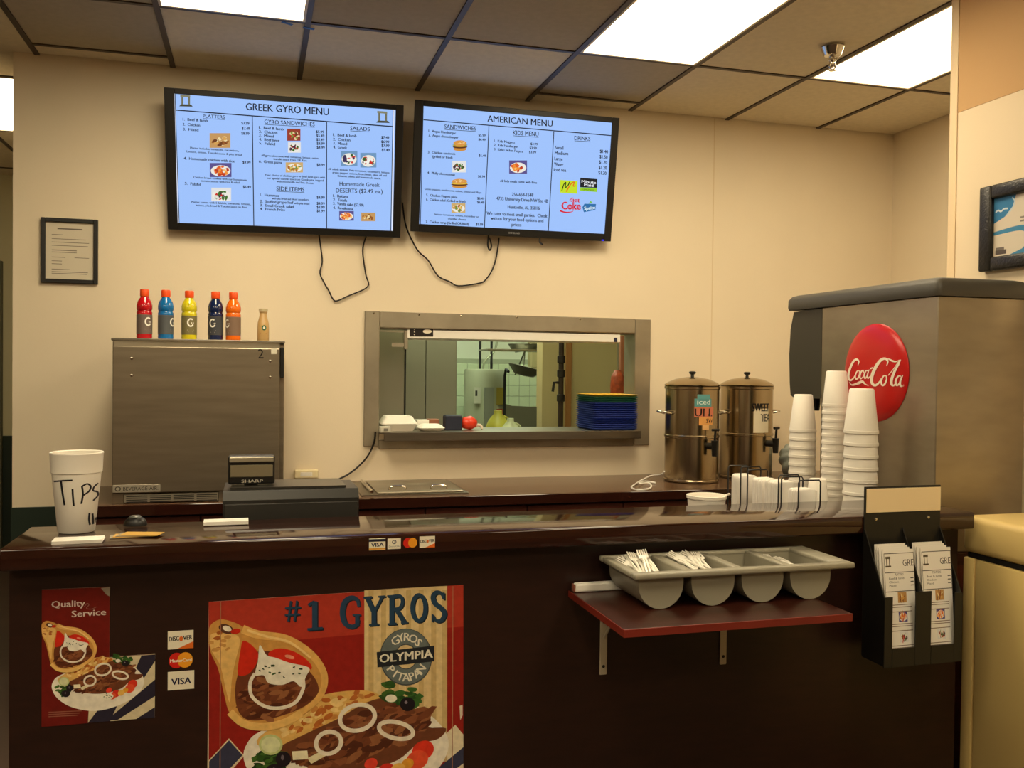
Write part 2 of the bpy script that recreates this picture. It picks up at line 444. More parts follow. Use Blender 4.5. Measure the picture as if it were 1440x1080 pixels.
# kitchen light
kl = thing('kitchen_light', 'kitchen ceiling light panel behind the pass-through, out of view', 'ceiling light', (1.9, 7.4, 2.735))
simple('frame', lambda b: (box(b, (-.62, -.32, 0), (.62, .32, .015))), LFR, kl)
simple('diffuser', lambda b: box(b, (-.6, -.3, -.006), (.6, .3, 0)), mat('kitchen_diffuser', (240, 255, 218), .5, emit=15.0), kl)
kitchen_fill = thing('kitchen_light', 'added fill light panel over the kitchen nearer the pass-through, out of view', 'ceiling light', (1.3, 5.55, 2.735))  # unseen extra panel, added to brighten the front part of the kitchen
simple('frame', lambda b: (box(b, (-.62, -.17, 0), (.62, .17, .015))), LFR, kitchen_fill)
simple('diffuser', lambda b: box(b, (-.6, -.15, -.006), (.6, .15, 0)), MATS['kitchen_diffuser'], kitchen_fill)
# sprinkler head
sp = thing('sprinkler_head', 'chrome sprinkler head on the ceiling beside the right light panel', 'sprinkler', (2.503, 3.603, ZT - .002))
simple('escutcheon', lambda b: lathe(b, [(0, -.001), (.050, -.001), (.052, -.006), (.038, -.040), (.026, -.046), (0, -.046)], seg=24), CHROME, sp, 40)
simple('nozzle', lambda b: (lathe(b, [(.016, -.046), (.018, -.062), (.012, -.070), (.012, -.076), (0, -.076)], seg=16)), CHROME, sp, 40)
simple('deflector', lambda b: (tube(b, [(-.011, 0, -.068), (-.015, 0, -.090), (-.004, 0, -.105)], .004, 6), tube(b, [(.011, 0, -.068), (.015, 0, -.090), (.004, 0, -.105)], .004, 6), lathe(b, [(0, -.105), (.017, -.105), (.017, -.108), (0, -.108)], seg=12)), CHROME, sp)

# ================================================================== FRONT COUNTER
FX0, FX1, FY0, FY1, FZ = -.567, 2.165, 2.34, 2.655, 1.07
fc = thing('front_counter', 'long glossy mahogany service counter with a raised bar top', 'counter', (.8, 2.5, 0))
def L(t): 
    """world -> local of an unrotated thing"""
    o = Vector(t.location); return lambda x, y, z: (x - o.x, y - o.y, z - o.z)
l = L(fc)
simple('bar_top', lambda b: box(b, l(FX0, FY0, 1.018), l(FX1, FY1, FZ), .006, 3), WOOD, fc, 40)
simple('front_panel', lambda b: box(b, l(FX0 + .01, 2.40, 0), l(2.155, 2.43, 1.018)), WOODP, fc)
for ex in (FX0 + .01, 2.13): simple('end_panel', lambda b: box(b, l(ex, 2.43, 0), l(ex + .025, 2.64, 1.018)), WOODP, fc)
simple('inner_panel', lambda b: box(b, l(FX0 + .035, 2.62, 0), l(2.13, 2.645, 1.018)), WOODP, fc)
# lower work top on the staff side
wt = thing('work_counter', 'low staff-side work top hidden behind the bar', 'counter', (1, 3, 0))
l = L(wt)
simple('work_top', lambda b: (prism(b, [(x - 1, y - 3) for x, y in ((-.55, 2.66), (2.175, 2.66), (2.175, 2.565), (2.595, 2.565), (2.595, 3.56), (1.96, 3.56), (1.96, 3.32), (-.55, 3.32))], 'Z', .85, .89)), WOODS, wt)
simple('base', lambda b: prism(b, [(x - 1, y - 3) for x, y in ((-.5, 2.665), (2.18, 2.665), (2.18, 2.57), (2.59, 2.57), (2.59, 3.5), (2.0, 3.5), (2.0, 3.25), (-.5, 3.25))], 'Z', 0, .85), CABR, wt)

# ================================================================== BACK COUNTER
BZ = .905
bc = thing('back_counter', 'dark back counter with red-brown cabinet doors along the back wall', 'counter', (1.5, 4.5, 0))
l = L(bc)
simple('counter_top', lambda b: box(b, l(-.76, 4.165, .862), l(3.795, YB - .001, BZ), .004, 2), mat('counter_laminate', (92, 66, 48), .2, var=.15, vscale=8, stretch=(2, 9, 9)), bc)
simple('edge_band', lambda b: box(b, l(-.765, 4.150, .858), l(3.795, 4.165, BZ - .001), .002, 1), WOOD, bc)
simple('carcass', lambda b: box(b, l(-.74, 4.22, 0), l(3.795, YB - .014, .862)), WOODP, bc)
for i in range(9):
    x0 = -.72 + i * .497
    d = simple('door', lambda b: box(b, l(x0 + .003, 4.20, .10), l(x0 + .494, 4.22, .845), .002, 1), CABR, bc)
    simple('handle', lambda b: box(b, l(x0 + .40, 4.185, .60), l(x0 + .41, 4.20, .72), .002, 1), STEEL, d)
# ================================================================== MENU SCREENS
screen_glow = mat('screen_glow', (158, 194, 252), .25, emit=1.0, spec=.2)
screen_glow.node_tree.nodes['Principled BSDF'].inputs['Base Color'].default_value = (.01, .01, .012, 1)
NAVY = (14, 16, 34)
def make_tv(name, label, c, W, H, tilt, roll, ins, fill):
    t = thing(name, label, 'menu screen', c)
    R = Matrix.Rotation(math.radians(tilt), 4, 'X') @ Matrix.Rotation(math.radians(-roll), 4, 'Y')
    t.rotation_euler = R.to_euler()
    Mw = Matrix.Translation(c) @ R; Mi = Mw.inverted(); R3 = Mi.to_3x3()
    th = .045
    def fr(b):
        l_, r_, t_, b_ = ins
        for lo, hi in (((-W/2, -H/2), (-W/2 + l_, H/2)), ((W/2 - r_, -H/2), (W/2, H/2)), ((-W/2 + l_, H/2 - t_), (W/2 - r_, H/2)), ((-W/2 + l_, -H/2), (W/2 - r_, -H/2 + b_))):
            box(b, (lo[0], -.008, lo[1]), (hi[0], .012, hi[1]), .002, 1)
    simple('bezel', fr, BLACK, t)
    simple('back_cover', lambda b: box(b, (-W/2 + .004, .0125, -H/2 + .004), (W/2 - .004, th, H/2 - .004), .012, 2), BLACKM, t)
    x0, x1, z0, z1 = -W/2 + ins[0] + .0005, W/2 - ins[1] - .0005, -H/2 + ins[3] + .0005, H/2 - ins[2] - .0005
    simple('screen', lambda b: box(b, (x0, -.003, z0), (x1, .011, z1)), screen_glow, t)
    def to3(p):
        o = Mi @ CAM; d = R3 @ ray(p[0], p[1]); k = (-.0031 - o.y) / d.y
        return o + d * k
    # wall arm
    simple('wall_mount', lambda b: (box(b, (-.20, th, -.15), (.20, th + .012, .15), .003, 1)), BLACKM, t)
    a = Art(to3, (0, -1, 0), 3e-5); fill(a); a.build('menu_picture', SCRP, t)
    return t
def crop(ox, oy, s): return lambda x, y: (ox + x / s, oy + y / s)
class CropArt:
    """the same drawing calls in the units of an enlarged cut-out"""
    def __init__(s, a, ox, oy, k):
        s.a, s.ox, s.oy, s.k = a, ox, oy, k
        s._old = a.to3; a.to3 = lambda p: s._old((ox + p[0] / k, oy + p[1] / k))
def menu_left(a):
    CropArt(a, 220, 110, 4.0)
    T = lambda s, x0, y0, x1, y1, c=15, col=NAVY, bold=0: a.text(s, (x0, y0), (x1, y1), c, col, bold=bold)
    a.rect(0, 0, .1, .1, NAVY)
    # white margins, ruled lines
    a.poly([(94, 74), (103, 75), (128, 820), (119, 819)], (228, 236, 255)); a.line([(104, 76), (128, 822)], 4, NAVY, raw=True)
    a.poly([(1331, 178), (1338, 178), (1330, 868), (1322, 868)], (228, 236, 255)); a.line([(1331, 178), (1318, 866)], 4, NAVY, raw=True)
    a.line([(108, 179), (1329, 272)], 6, NAVY, raw=True, up=False); a.line([(539, 214), (548, 838)], 5, NAVY, raw=True, up=False); a.line([(957, 246), (957, 855)], 5, NAVY, raw=True)
    for ox, oy in ((0, 0), (1108, 92)):   # little stone arch
        A = (112, 112, 92)
        a.poly([(128 + ox, 158 + oy), (138 + ox, 146 + oy), (195 + ox, 148 + oy), (204 + ox, 160 + oy)], (70, 70, 56), up=False)
        a.rect(140 + ox, 100 + oy, 151 + ox, 148 + oy, A, up=False); a.rect(178 + ox, 102 + oy, 189 + ox, 150 + oy, A, up=False)
        a.poly([(134 + ox, 92 + oy), (190 + ox, 96 + oy), (190 + ox, 108 + oy), (134 + ox, 104 + oy)], (130, 128, 104))
    T('GREEK GYRO MENU', 503, 178, 970, 209, 42, (16, 18, 34), .8)
    def head(s, x0, y0, x1, y1, c): T(s, x0, y0, x1, y1, c, NAVY, .4); a.line([(x0, y0 + 5), (x1, y1 + 5)], 2.5, NAVY, raw=True, up=False)
    head('PLATTERS', 262, 222, 384, 228, 20); head('GYRO SANDWICHES', 607, 255, 890, 271, 24); head('SALADS', 1090, 291, 1200, 297, 22); head('SIDE ITEMS', 675, 631, 832, 638, 24)
    for s, x0, y0, x1, y1 in (('1.  Beef & lamb', 148, 238, 288, 246), ('2.  Chicken', 148, 266, 245, 272), ('3.  Mixed', 150, 294, 236, 299),
        ('4.  Homemade chicken with rice', 155, 457, 440, 474), ('5.  Falafel', 160, 599, 248, 605),
        ('1.  Beef & lamb', 577, 284, 715, 294), ('2.  Chicken', 577, 307, 680, 314), ('3.  Mixed', 577, 328, 660, 334), ('4.  Beef liver', 577, 350, 692, 358), ('5.  Falafel', 578, 372, 667, 378), ('6.  Greek pizza', 577, 475, 705, 482),
        ('1.  Hummus', 583, 662, 690, 668), ('2.  Stuffed grape leaf', 583, 699, 770, 707), ('3.  Small Greek salad', 583, 721, 772, 730), ('4.  French Fries', 583, 742, 722, 748),
        ('1.  Beef & lamb', 994, 325, 1125, 332), ('2.  Chicken', 994, 350, 1090, 355), ('3.  Mixed', 994, 372, 1072, 377), ('4.  Greek', 995, 394, 1072, 399),
        ('1.  Baklava', 994, 668, 1078, 673), ('2.  Fatafa', 994, 690, 1072, 695), ('3.  Vanilla cake ($3.99)', 994, 711, 1165, 722), ('4.  Revakousa', 994, 735, 1105, 742)):
        T(s, x0, y0, x1, y1, 16, NAVY, .7)
    for s, x, y in (('$7.99', 478, 260), ('$7.49', 481, 289), ('$8.99', 478, 317), ('$9.99', 485, 480), ('$6.49', 487, 618), ('$5.99', 898, 308), ('$5.49', 900, 330), ('$5.49', 900, 352), ('$4.99', 902, 374), ('$4.99', 902, 396), ('$8.99', 902, 494),
        ('$4.99', 902, 677), ('$4.99', 902, 711), ('$3.99', 902, 732), ('$1.99', 902, 753), ('$7.49', 1265, 340), ('$6.99', 1265, 364), ('$7.99', 1266, 386), ('$5.49', 1267, 410)):
        T(s, x, y, x + 44, y + 2, 16, NAVY, .7)
    for s, x0, y0, x1, y1 in (('Platter includes, tomatoes, cucumbers,', 190, 397, 463, 414), ('Lettuce, onions, Tzatziki sauce & pita bread', 170, 417, 480, 437), ('Chicken breast cooked with our homemade', 208, 562, 508, 579), ('tomato sauces with rice & salad.', 250, 582, 470, 593),
        ('Platter comes with 5 falafels, tomatoes, Onions,', 198, 701, 530, 714), ('lettuce, pita bread & Tzatziki Sauce on Rice', 222, 719, 508, 731), ('All gyros also come with tomatoes, lettuce, onion', 590, 439, 910, 456), ('tzatziki sauce Fries OR Rice', 658, 459, 845, 469),
        ('Your choice of chicken gyro or beef lamb gyro with', 610, 549, 948, 564), ('our special tzatziki sauce on Greek pita, topped', 622, 567, 940, 581), ('with mozzarella and feta cheese.', 676, 585, 886, 596), ('with pita bread and sliced cucumbers', 650, 681, 855, 689), ('with pita bread', 775, 708, 860, 712),
        ('All salads include: Feta tomatoes, cucumbers, lettuce,', 966, 515, 1313, 537), ('green pepper, onions, feta cheese, olive oil and', 990, 535, 1294, 553), ('Balsamic olives and homemade sauce.', 1020, 554, 1262, 569)):
        T(s, x0, y0, x1, y1, 12, NAVY, .5)
    T('Homemade Greek', 1030, 605, 1255, 611, 24, NAVY, .4); T('DESERTS ($2.49 ea.)', 1010, 642, 1272, 648, 24, NAVY, .4)
    a.layer += 1
    for i, (x0, y0, x1, y1) in enumerate(((299, 309, 416, 392), (300, 477, 422, 556), (309, 616, 420, 692), (735, 284, 810, 352), (740, 360, 812, 419), (727, 473, 824, 530), (1037, 409, 1130, 493), (1147, 420, 1237, 502), (1028, 747, 1110, 801), (1152, 756, 1232, 804))):
        food(a, x0, y0, x1, y1, (0, 1, 2, 3, 2, 5, 4, 4, 1, 0)[i])
def menu_right(a):
    CropArt(a, 570, 130, 4.5)
    T = lambda s, x0, y0, x1, y1, c=16, col=NAVY, bold=0: a.text(s, (x0, y0), (x1, y1), c, col, bold=bold)
    a.line([(104, 76), (86, 843)], 4, (228, 236, 255), raw=True, up=False); a.line([(114, 82), (95, 845)], 4, NAVY, raw=True, up=False); a.line([(112, 82), (1312, 186)], 4, NAVY, raw=True, up=False)
    a.line([(1316, 186), (1274, 906)], 5, (228, 236, 255), raw=True, up=False); a.line([(1309, 188), (1266, 905)], 4, NAVY, raw=True, up=False)
    a.line([(115, 173), (1304, 273)], 6, NAVY, raw=True, up=False); a.line([(529, 211), (500, 868)], 5, NAVY, raw=True, up=False); a.line([(940, 246), (904, 888)], 5, NAVY, raw=True)
    T('AMERICAN MENU', 520, 184, 932, 217, 42, (16, 18, 34), .8)
    def head(s, x0, y0, x1, y1, c): T(s, x0, y0, x1, y1, c, NAVY, .4); a.line([(x0, y0 + 6), (x1, y1 + 6)], 3, NAVY, raw=True, up=False)
    head('SANDWICHES', 248, 228, 447, 241, 27); head('KIDS MENU', 682, 268, 843, 278, 30); head('DRINKS', 1070, 300, 1170, 306, 27)
    for s, x0, y0, x1, y1 in (('1.  Angus Hamburger', 147, 250, 320, 265), ('2.  Angus cheeseburger', 147, 277, 335, 293), ('3.  Chicken sandwich', 143, 385, 315, 396), ('(grilled or fried)', 172, 412, 298, 420), ('4.  Philly cheesesteak', 140, 515, 315, 528), ('5.  Chicken Fingers plate', 132, 656, 328, 670), ('6.  Chicken salad (Grilled or fried)', 132, 684, 380, 698), ('7.  Chicken wrap (Grilled OR fried)', 130, 825, 400, 840),
        ('1.  Kids Nuggets', 562, 313, 692, 323), ('2.  Kids Hamburger', 562, 339, 712, 351), ('3.  Kids Chicken Fingers', 562, 366, 742, 381), ('All kids meals come with fries', 600, 566, 832, 578)):
        T(s, x0, y0, x1, y1, 16, NAVY, .7)
    for s, x, y in (('$5.99', 463, 277), ('$6.49', 463, 304), ('$6.49', 465, 406), ('$6.99', 460, 538), ('$6.49', 455, 677), ('$6.49', 455, 701), ('$5.99', 447, 841), ('$3.99', 793, 332), ('$3.99', 787, 358), ('$3.99', 783, 384)): T(s, x, y, x + 44, y + 3, 16, NAVY, .7)
    for s, x0, y0, x1, y1 in (('Green peppers, mushrooms, onions, cheese and Mayo', 122, 616, 482, 640), ('lettuce tomatoes, onions, cucumber or', 187, 776, 465, 793), ('cheddar cheese', 270, 804, 385, 811)): T(s, x0, y0, x1, y1, 13, NAVY, .5)
    for s, x0, y0, x1, y1 in (('256-658-1548', 674, 655, 810, 659), ('4733 University Drive NW Ste 4B', 577, 680, 902, 698), ('Huntsville, AL 35816', 648, 734, 850, 743), ('We cater to most small parties.  Check', 515, 774, 898, 792), ('with us for your food options and', 540, 806, 873, 822), ('prices', 673, 845, 733, 848)): T(s, x0, y0, x1, y1, 22, NAVY, .7)
    for i, (s, x1) in enumerate((('Small', 1000), ('Medium', 1030), ('Large', 995), ('Water', 1000), ('iced tea', 1017))):
        T(s, 948 - 2 * i, 358 + 35 * i, x1, 362 + 35 * i, 22, NAVY, .7); T(('$1.40', '$1.50', '$1.70', '$1.20', '$1.30')[i], 1232 - 2.5 * i, 382 + 34 * i, 1282 - 2.5 * i, 386 + 34 * i, 22, NAVY, .7)
    a.layer += 1
    for i, (x0, y0, x1, y1) in enumerate(((300, 301, 392, 374), (297, 433, 384, 506), (290, 545, 396, 608), (292, 701, 380, 762), (657, 430, 770, 514))):
        if i in (0, 2): 
            # bun pictures without background
            cx, cy, w, h = (x0 + x1) / 2, (y0 + y1) / 2, x1 - x0, y1 - y0
            a.ell(cx, cy + h * .28, w * .46, h * .18, (206, 140, 60)); a.ell(cx, cy + h * .10, w * .5, h * .13, (92, 50, 26), up=False); a.ell(cx, cy, w * .5, h * .09, (236, 190, 60)); a.ell(cx, cy - h * .06, w * .52, h * .07, (90, 140, 50)); a.ell(cx, cy - h * .22, w * .46, h * .26, (216, 150, 70))
            a.speck(cx, cy - h * .25, w * .3, h * .14, [(244, 214, 150)], 8, 2, 3)
        else: food(a, x0, y0, x1, y1, (0, 3, 0, 5, 1)[i] if i != 1 else 2)
    # drink emblems
    a.poly([(980, 553), (1090, 562), (1086, 641), (978, 634)], (196, 222, 40)); a.line([(990, 622), (1004, 580), (1016, 570), (1012, 600), (1028, 590), (1040, 566)], 6, (20, 40, 16)); a.line([(1018, 628), (1040, 590), (1056, 572), (1070, 568), (1062, 592), (1078, 590)], 7, (230, 110, 24))
    a.poly([(1107, 540), (1215, 548), (1213, 604), (1106, 600)], (24, 28, 34)); a.poly([(1106, 601), (1213, 605), (1212, 630), (1105, 622)], (150, 206, 40))
    T('Minute', 1116, 572, 1206, 580, 20, (240, 244, 250), .8); T('Maid', 1132, 592, 1190, 598, 18, (240, 244, 250), .8); T('LEMONADE', 1124, 618, 1196, 622, 9, (30, 60, 20))
    a.layer += 1
    RED = (214, 24, 44)
    T('diet', 1040, 690, 1104, 696, 30, RED, 1.5); T('Coke', 990, 740, 1108, 742, 52, RED, 3); a.line([(978, 748), (1010, 758), (1050, 756), (1064, 748)], lambda t: 9 * (1 - t) + 2, RED)
    a.poly([(1120, 726), (1134, 704), (1207, 706), (1202, 744), (1130, 758)], (40, 110, 170)); a.poly([(1160, 704), (1172, 684), (1186, 700)], (120, 190, 90)); T('Sprite', 1132, 746, 1200, 738, 24, (220, 240, 250), 1)
tvl = make_tv('menu_screen', 'wall screen showing GREEK GYRO MENU, the left one of two', (.153, 4.70, 2.498), 1.14, .665, 12.0, .82, (.046, .040, .026, .034), menu_left)
tvr = make_tv('menu_screen', 'wall screen showing AMERICAN MENU, right of the Greek menu', (1.339, 4.70, 2.543), 1.12, .664, 9.2, .05, (.044, .040, .028, .040), menu_right)
a = Art(lambda p: Vector((p[0], -.0085, -p[1])), (0, -1, 0)); a.text('SAMSUNG', (-.03, .318), (.03, .318), .010, (190, 190, 190)); a.build('maker_lettering', PRINT, tvr)
simple('indicator_light', lambda b: box(b, (.505, -.0095, -.330), (.517, -.008, -.324)), mat('blue_led', (40, 40, 255), .4, emit=1.5), tvr)
# the mounting bars that hold the screens to the wall are seen as dark shadows only; hanging leads
def cable(name, label, px, Y, r=.004, dip=None):
    pts = [onY(x, y, Y if not callable(Y) else Y(i)) for i, (x, y) in enumerate(px)]
    return tag(simple(name, lambda b: tube(b, spline(pts, 6), r, 6), WIRE, None, 60), label, 'cable', 'hanging black leads')
cable('power_cable', 'thin black lead hanging in a loop below the Greek menu screen', [(448, 326), (451, 348), (453, 368), (450, 384), (456, 398), (462, 408), (468, 420), (474, 423), (490, 416), (517, 403), (514, 385), (510, 352), (515, 332)], YB - .012)
cable('power_cable', 'long black lead sagging between the two menu screens', [(566, 285), (571, 318), (586, 350), (602, 366), (616, 388), (632, 396), (645, 402), (675, 398), (684, 392), (692, 380), (698, 362), (702, 334)], YB - .012)
cable('power_cable', 'short knotted black lead under the American menu screen', [(687, 330), (686, 345), (689, 352), (691, 345), (688, 334)], YB - .03, .0045)
cable('power_cable', 'black lead running from the pass-through sill down to the counter', [(528, 607), (526, 622), (518, 640), (505, 655), (488, 668), (468, 677), (455, 681)], YB - .02, .005)
hk = tag(simple('cable_clip', lambda b: tube(b, [onY(759, 334, 4.74), onY(759, 341, 4.74), onY(763, 344, 4.72)], .005, 6), BLACK), 'small black hook under the American menu screen', 'hook')

# ================================================================== PASS-THROUGH WINDOW
pw = thing('window_1', None, None, (1.36, YB, 1.08)); struct(pw)
l = L(pw)
simple('frame_post', lambda b: box(b, l(.553, YB - .014, 1.085), l(.632, YB - .0005, 1.797), .003, 1), STEELD, pw)
simple('frame_post', lambda b: box(b, l(2.085, YB - .014, 1.075), l(2.180, YB - .0005, 1.792), .003, 1), STEELD, pw)
simple('frame_header', lambda b: box(b, l(.633, YB - .012, 1.712), l(2.084, YB - .0005, 1.795), .003, 1), STEELD, pw)
simple('frame_apron', lambda b: box(b, l(.633, YB - .012, 1.070), l(2.084, YB - .0005, 1.118), .003, 1), STEELD, pw)
simple('frame_liner', lambda b: (box(b, l(.6225, YB, 1.16), l(.627, YB + .15, 1.712))), STEELD, pw)
simple('frame_liner', lambda b: (box(b, l(2.086, YB, 1.16), l(2.0905, YB + .15, 1.712))), STEELD, pw)
simple('frame_liner', lambda b: (box(b, l(.6275, YB, 1.708), l(2.0855, YB + .15, 1.7135))), STEELD, pw)
SZ = 1.165
simple('pass_shelf', lambda b: (box(b, l(.628, 4.715, SZ - .008), l(2.085, 5.08, SZ), .001, 1)), STEEL, pw)
simple('shelf_lip', lambda b: box(b, l(.645, 4.709, 1.120), l(2.082, 4.7148, SZ), .002, 1), STEEL, pw)
for x, z in ((.60, 1.785), (.84, 1.785), (1.07, 1.785), (1.38, 1.785), (1.75, 1.785)):
    simple('screw', lambda b: lathe(b, [(0, -.018), (.005, -.017), (.006, -.0125)], (x - 1.36, 0, z - 1.08), 10, 'Y'), CHROME, pw)
# heat lamp strip
hl = thing('heat_lamp', 'long white strip heat lamp hung in the pass-through opening', 'heat lamp', (1.38, 4.86, 1.63))
l = L(hl); ha, hb = onY(573, 461, 4.83), onY(872, 482, 4.83); ha.z = min(ha.z, 1.706)
simple('housing', lambda b: prism(b, [(-.03, ha.z - 1.63 - .002), (.10, ha.z - 1.63 - .002), (.10, ha.z - 1.63 - .05), (.06, hb.z - 1.63 - .004), (-.03, hb.z - 1.63 + .004)], 'X', ha.x - 1.38, hb.x - 1.38), WHITE, hl)
a = Art(lambda p: Vector(l(*onY(p[0], p[1], 4.83))), (0, -1, 0), 1e-4); CropArt(a, 520, 450, 6.75)
a.rect(378, 62, 602, 158, (36, 30, 26)); a.ell(546, 108, 42, 20, (236, 226, 205)); a.ell(424, 90, 6, 6, (220, 210, 190)); a.ell(424, 112, 6, 6, (220, 210, 190)); a.ell(424, 138, 6, 6, (220, 210, 190)); a.rect(634, 66, 752, 88, (40, 32, 26))
a.build('control_panel', PRINT, hl)
a = Art(lambda p: Vector(l(*onY(p[0], p[1], 4.83))), (0, -1, 0), 1e-4); a.rect(863, 475, 868, 481, (40, 44, 70)); a.build('maker_sticker', PRINT, hl)
simple('bracket', lambda b: (box(b, l(.628, 4.84, 1.690), l(.80, 4.86, 1.698)), box(b, l(.765, 4.835, 1.60), l(.785, 4.865, 1.70), .002, 1), box(b, l(.70, 4.84, 1.612), l(.765, 4.846, 1.632))), STEELD, hl)

# things on the pass shelf
def clam(name, label, p, w, d, h, m=FOAM):
    t = thing(name, label, 'takeout box', p)
    prof = lambda k: rrect(-w / 2 + k, -d / 2 + k, w / 2 - k, d / 2 - k, .02, 3)
    def half(b, z0, z1, k0, k1):
        A = [b.verts.new((x, y, z0)) for x, y in prof(k0)]; Bv = [b.verts.new((x, y, z1)) for x, y in prof(k1)]
        n = len(A)
        for i in range(n): b.faces.new((A[i], A[(i + 1) % n], Bv[(i + 1) % n], Bv[i]))
        b.faces.new(A); b.faces.new(list(reversed(Bv)))
    simple('base', lambda b: half(b, 0, h * .48, .02, .0), m, t, 40); simple('lid', lambda b: half(b, h * .5, h, .0, .025), m, t, 40)
    return t
clam('takeout_box', 'white foam clamshell box at the left end of the pass shelf', (.74, 4.88, SZ), .19, .19, .078)
clam('takeout_box', 'flat white foam box lying right of the taller clamshell', (.91, 4.83, SZ), .14, .14, .036)
wb_ = thing('foam_tray', 'brown and white packs lying behind the flat foam box', 'food pack', (.915, 4.97, SZ))
simple('pack', lambda b: box(b, (-.06, -.04, 0), (.06, .04, .052), .004), WHITE, wb_)
simple('wrapper', lambda b: box(b, (.005, -.043, .012), (.062, .043, .055), .002), mat('brown_card', (150, 92, 60), .6), wb_)
nb = thing('napkin_box', 'small dark blue box between the packs and the red bag', 'box', (1.045, 4.90, SZ)); simple('carton', lambda b: box(b, (-.046, -.04, 0), (.046, .04, .075), .004), mat('navy_card', (30, 36, 56), .5), nb); simple('carton_flap', lambda b: box(b, (-.044, -.038, .075), (.044, .038, .079), .001), mat('navy_card_top', (44, 52, 70), .5), nb)
rb = thing('red_bag', 'crumpled bright red bag beside the dark blue box', 'bag', (1.135, 4.89, SZ))
bm = B(); bmesh.ops.create_icosphere(bm, subdivisions=3, radius=1, matrix=Matrix.Translation((0, 0, .037)) @ Matrix.Diagonal((.047, .04, .037, 1)))
for v in bm.verts:
    k = 1 + .10 * math.sin(v.co.x * 160 + v.co.z * 90) * math.cos(v.co.y * 130); v.co.x *= k; v.co.z = max(0, .037 + (v.co.z - .037) * k)
obj('bag_body', bm, mat('red_film', (226, 60, 30), .3), rb, 60)
simple('twisted_end', lambda b: tube(b, spline([(.04, 0, .02), (.06, -.005, .024), (.07, -.02, .012), (.066, -.03, .004)], 4), [.012 - .0007 * i for i in range(13)], 6), mat('clear_film', (220, 200, 180), .3), rb, 60)
ex = thing('power_outlet_strip', 'small white plug box at the left corner of the pass shelf', 'plug', (.655, 4.74, SZ)); simple('plug_body', lambda b: box(b, (-.03, -.03, 0), (.025, .03, .03), .004), mat('ivory', (200, 196, 180), .5), ex); simple('plug_face', lambda b: box(b, (-.012, -.0325, .008), (.010, -.03, .022), .001), mat('grey_face', (120, 116, 104), .5), ex)
# serving trays
TRC = [('blue', (52, 72, 156)), ('green', (30, 96, 70)), ('yellow', (226, 172, 60))]
def tray_bm(b, w=.27, d=.31):
    loops = []
    for k, z, r in ((.016, 0, .02), (.002, .0105, .022), (0, .0115, .022), (0, .0135, .022), (.006, .0135, .02), (.020, .003, .018)):
        loops.append([b.verts.new((x, y, z)) for x, y in rrect(-w / 2 + k, -d / 2 + k, w / 2 - k, d / 2 - k, r, 4)])
    n = len(loops[0])
    for A, C in zip(loops, loops[1:]):
        for i in range(n): b.faces.new((A[i], A[(i + 1) % n], C[(i + 1) % n], C[i]))
    b.faces.new(loops[0]); b.faces.new(list(reversed(loops[-1])))
ORD = ['first', 'second', 'third', 'fourth', 'fifth', 'sixth', 'seventh', 'eighth', 'ninth', 'tenth', 'eleventh', 'twelfth', 'thirteenth', 'fourteenth', 'fifteenth', 'sixteenth', 'seventeenth', 'eighteenth']
tray0 = {}
NT = 17; dz = .0116
for i in range(NT):
    c = 2 if i == NT - 1 else 1 if i >= NT - 4 else 0
    if c not in tray0:
        o = simple('serving_tray', tray_bm, mat('tray_' + TRC[c][0], TRC[c][1], .4), None, 35); tray0[c] = o.data
    else: o = bpy.data.objects.new('serving_tray', tray0[c]); COL.objects.link(o)
    o.location = (1.937 + random.uniform(-.002, .002), 4.875 + random.uniform(-.002, .002), SZ + .0005 + i * dz)
    tag(o, 'yellow serving tray on top of the tray stack' if c == 2 else 'green serving tray, %s from the top of the green ones' % ORD[NT - 2 - i] if c == 1 else 'blue serving tray, %s from the bottom of the tray stack' % ORD[i], 'tray', 'stacked serving trays')

# ================================================================== KITCHEN BEHIND
fr_ = thing('kitchen_fridge', 'tall stainless cabinet with flat doors seen at left through the pass-through', 'fridge', (.93, 6.15, 0))
l = L(fr_)
simple('body', lambda b: box(b, l(.55, 5.92, 0), l(1.287, 6.45, 2.0)), STEELD, fr_)
for x0, x1 in ((.56, .915), (.919, 1.075), (1.079, 1.284)): simple('door', lambda b: box(b, l(x0, 5.90, .1), l(x1, 5.9195, 1.98), .002, 1), mat('fridge_steel', (168, 164, 148), .45, .5), fr_)
sc_ = thing('steel_partition', 'narrow stainless side panel just inside the left of the pass-through', 'panel', (.75, 5.3, 0)); l = L(sc_)
simple('sheet', lambda b: box(b, l(.60, 5.30, 0), l(.842, 5.32, 2.1), .002, 1), mat('fridge_steel', (168, 164, 148), .45, .5), sc_); simple('edge_strip', lambda b: box(b, l(.8425, 5.295, 0), l(.850, 5.325, 2.1)), BLACKM, sc_)
wh = thing('water_heater', 'tall cylindrical water heater with labels at the far kitchen wall', 'water heater', (2.09, 8.35, .2))
simple('tank', lambda b: lathe(b, [(0, 0), (.19, 0), (.197, .02), (.197, 1.27), (.19, 1.295), (0, 1.30)], seg=32), mat('heater_enamel', (188, 192, 164), .4), wh, 40)
simple('panel', lambda b: box(b, (-.055, -.199, .55), (.04, -.17, 1.13), .003), mat('heater_panel', (150, 154, 140), .4), wh)
a = Art(lambda p: Vector((p[0], -.2005 + .03 * abs(p[0] - .0) , p[1])), (0, -1, 0), 1e-4)
a.rect(-.15, .98, -.09, 1.13, (215, 215, 196)); a.rect(-.14, 1.05, -.12, 1.10, (60, 60, 56)); a.build('white_sticker', PRINT, wh)
a = Art(a.to3, (0, -1, 0), 1e-4); a.rect(.06, .97, .125, 1.13, (176, 160, 70)); a.build('yellow_sticker', PRINT, wh)
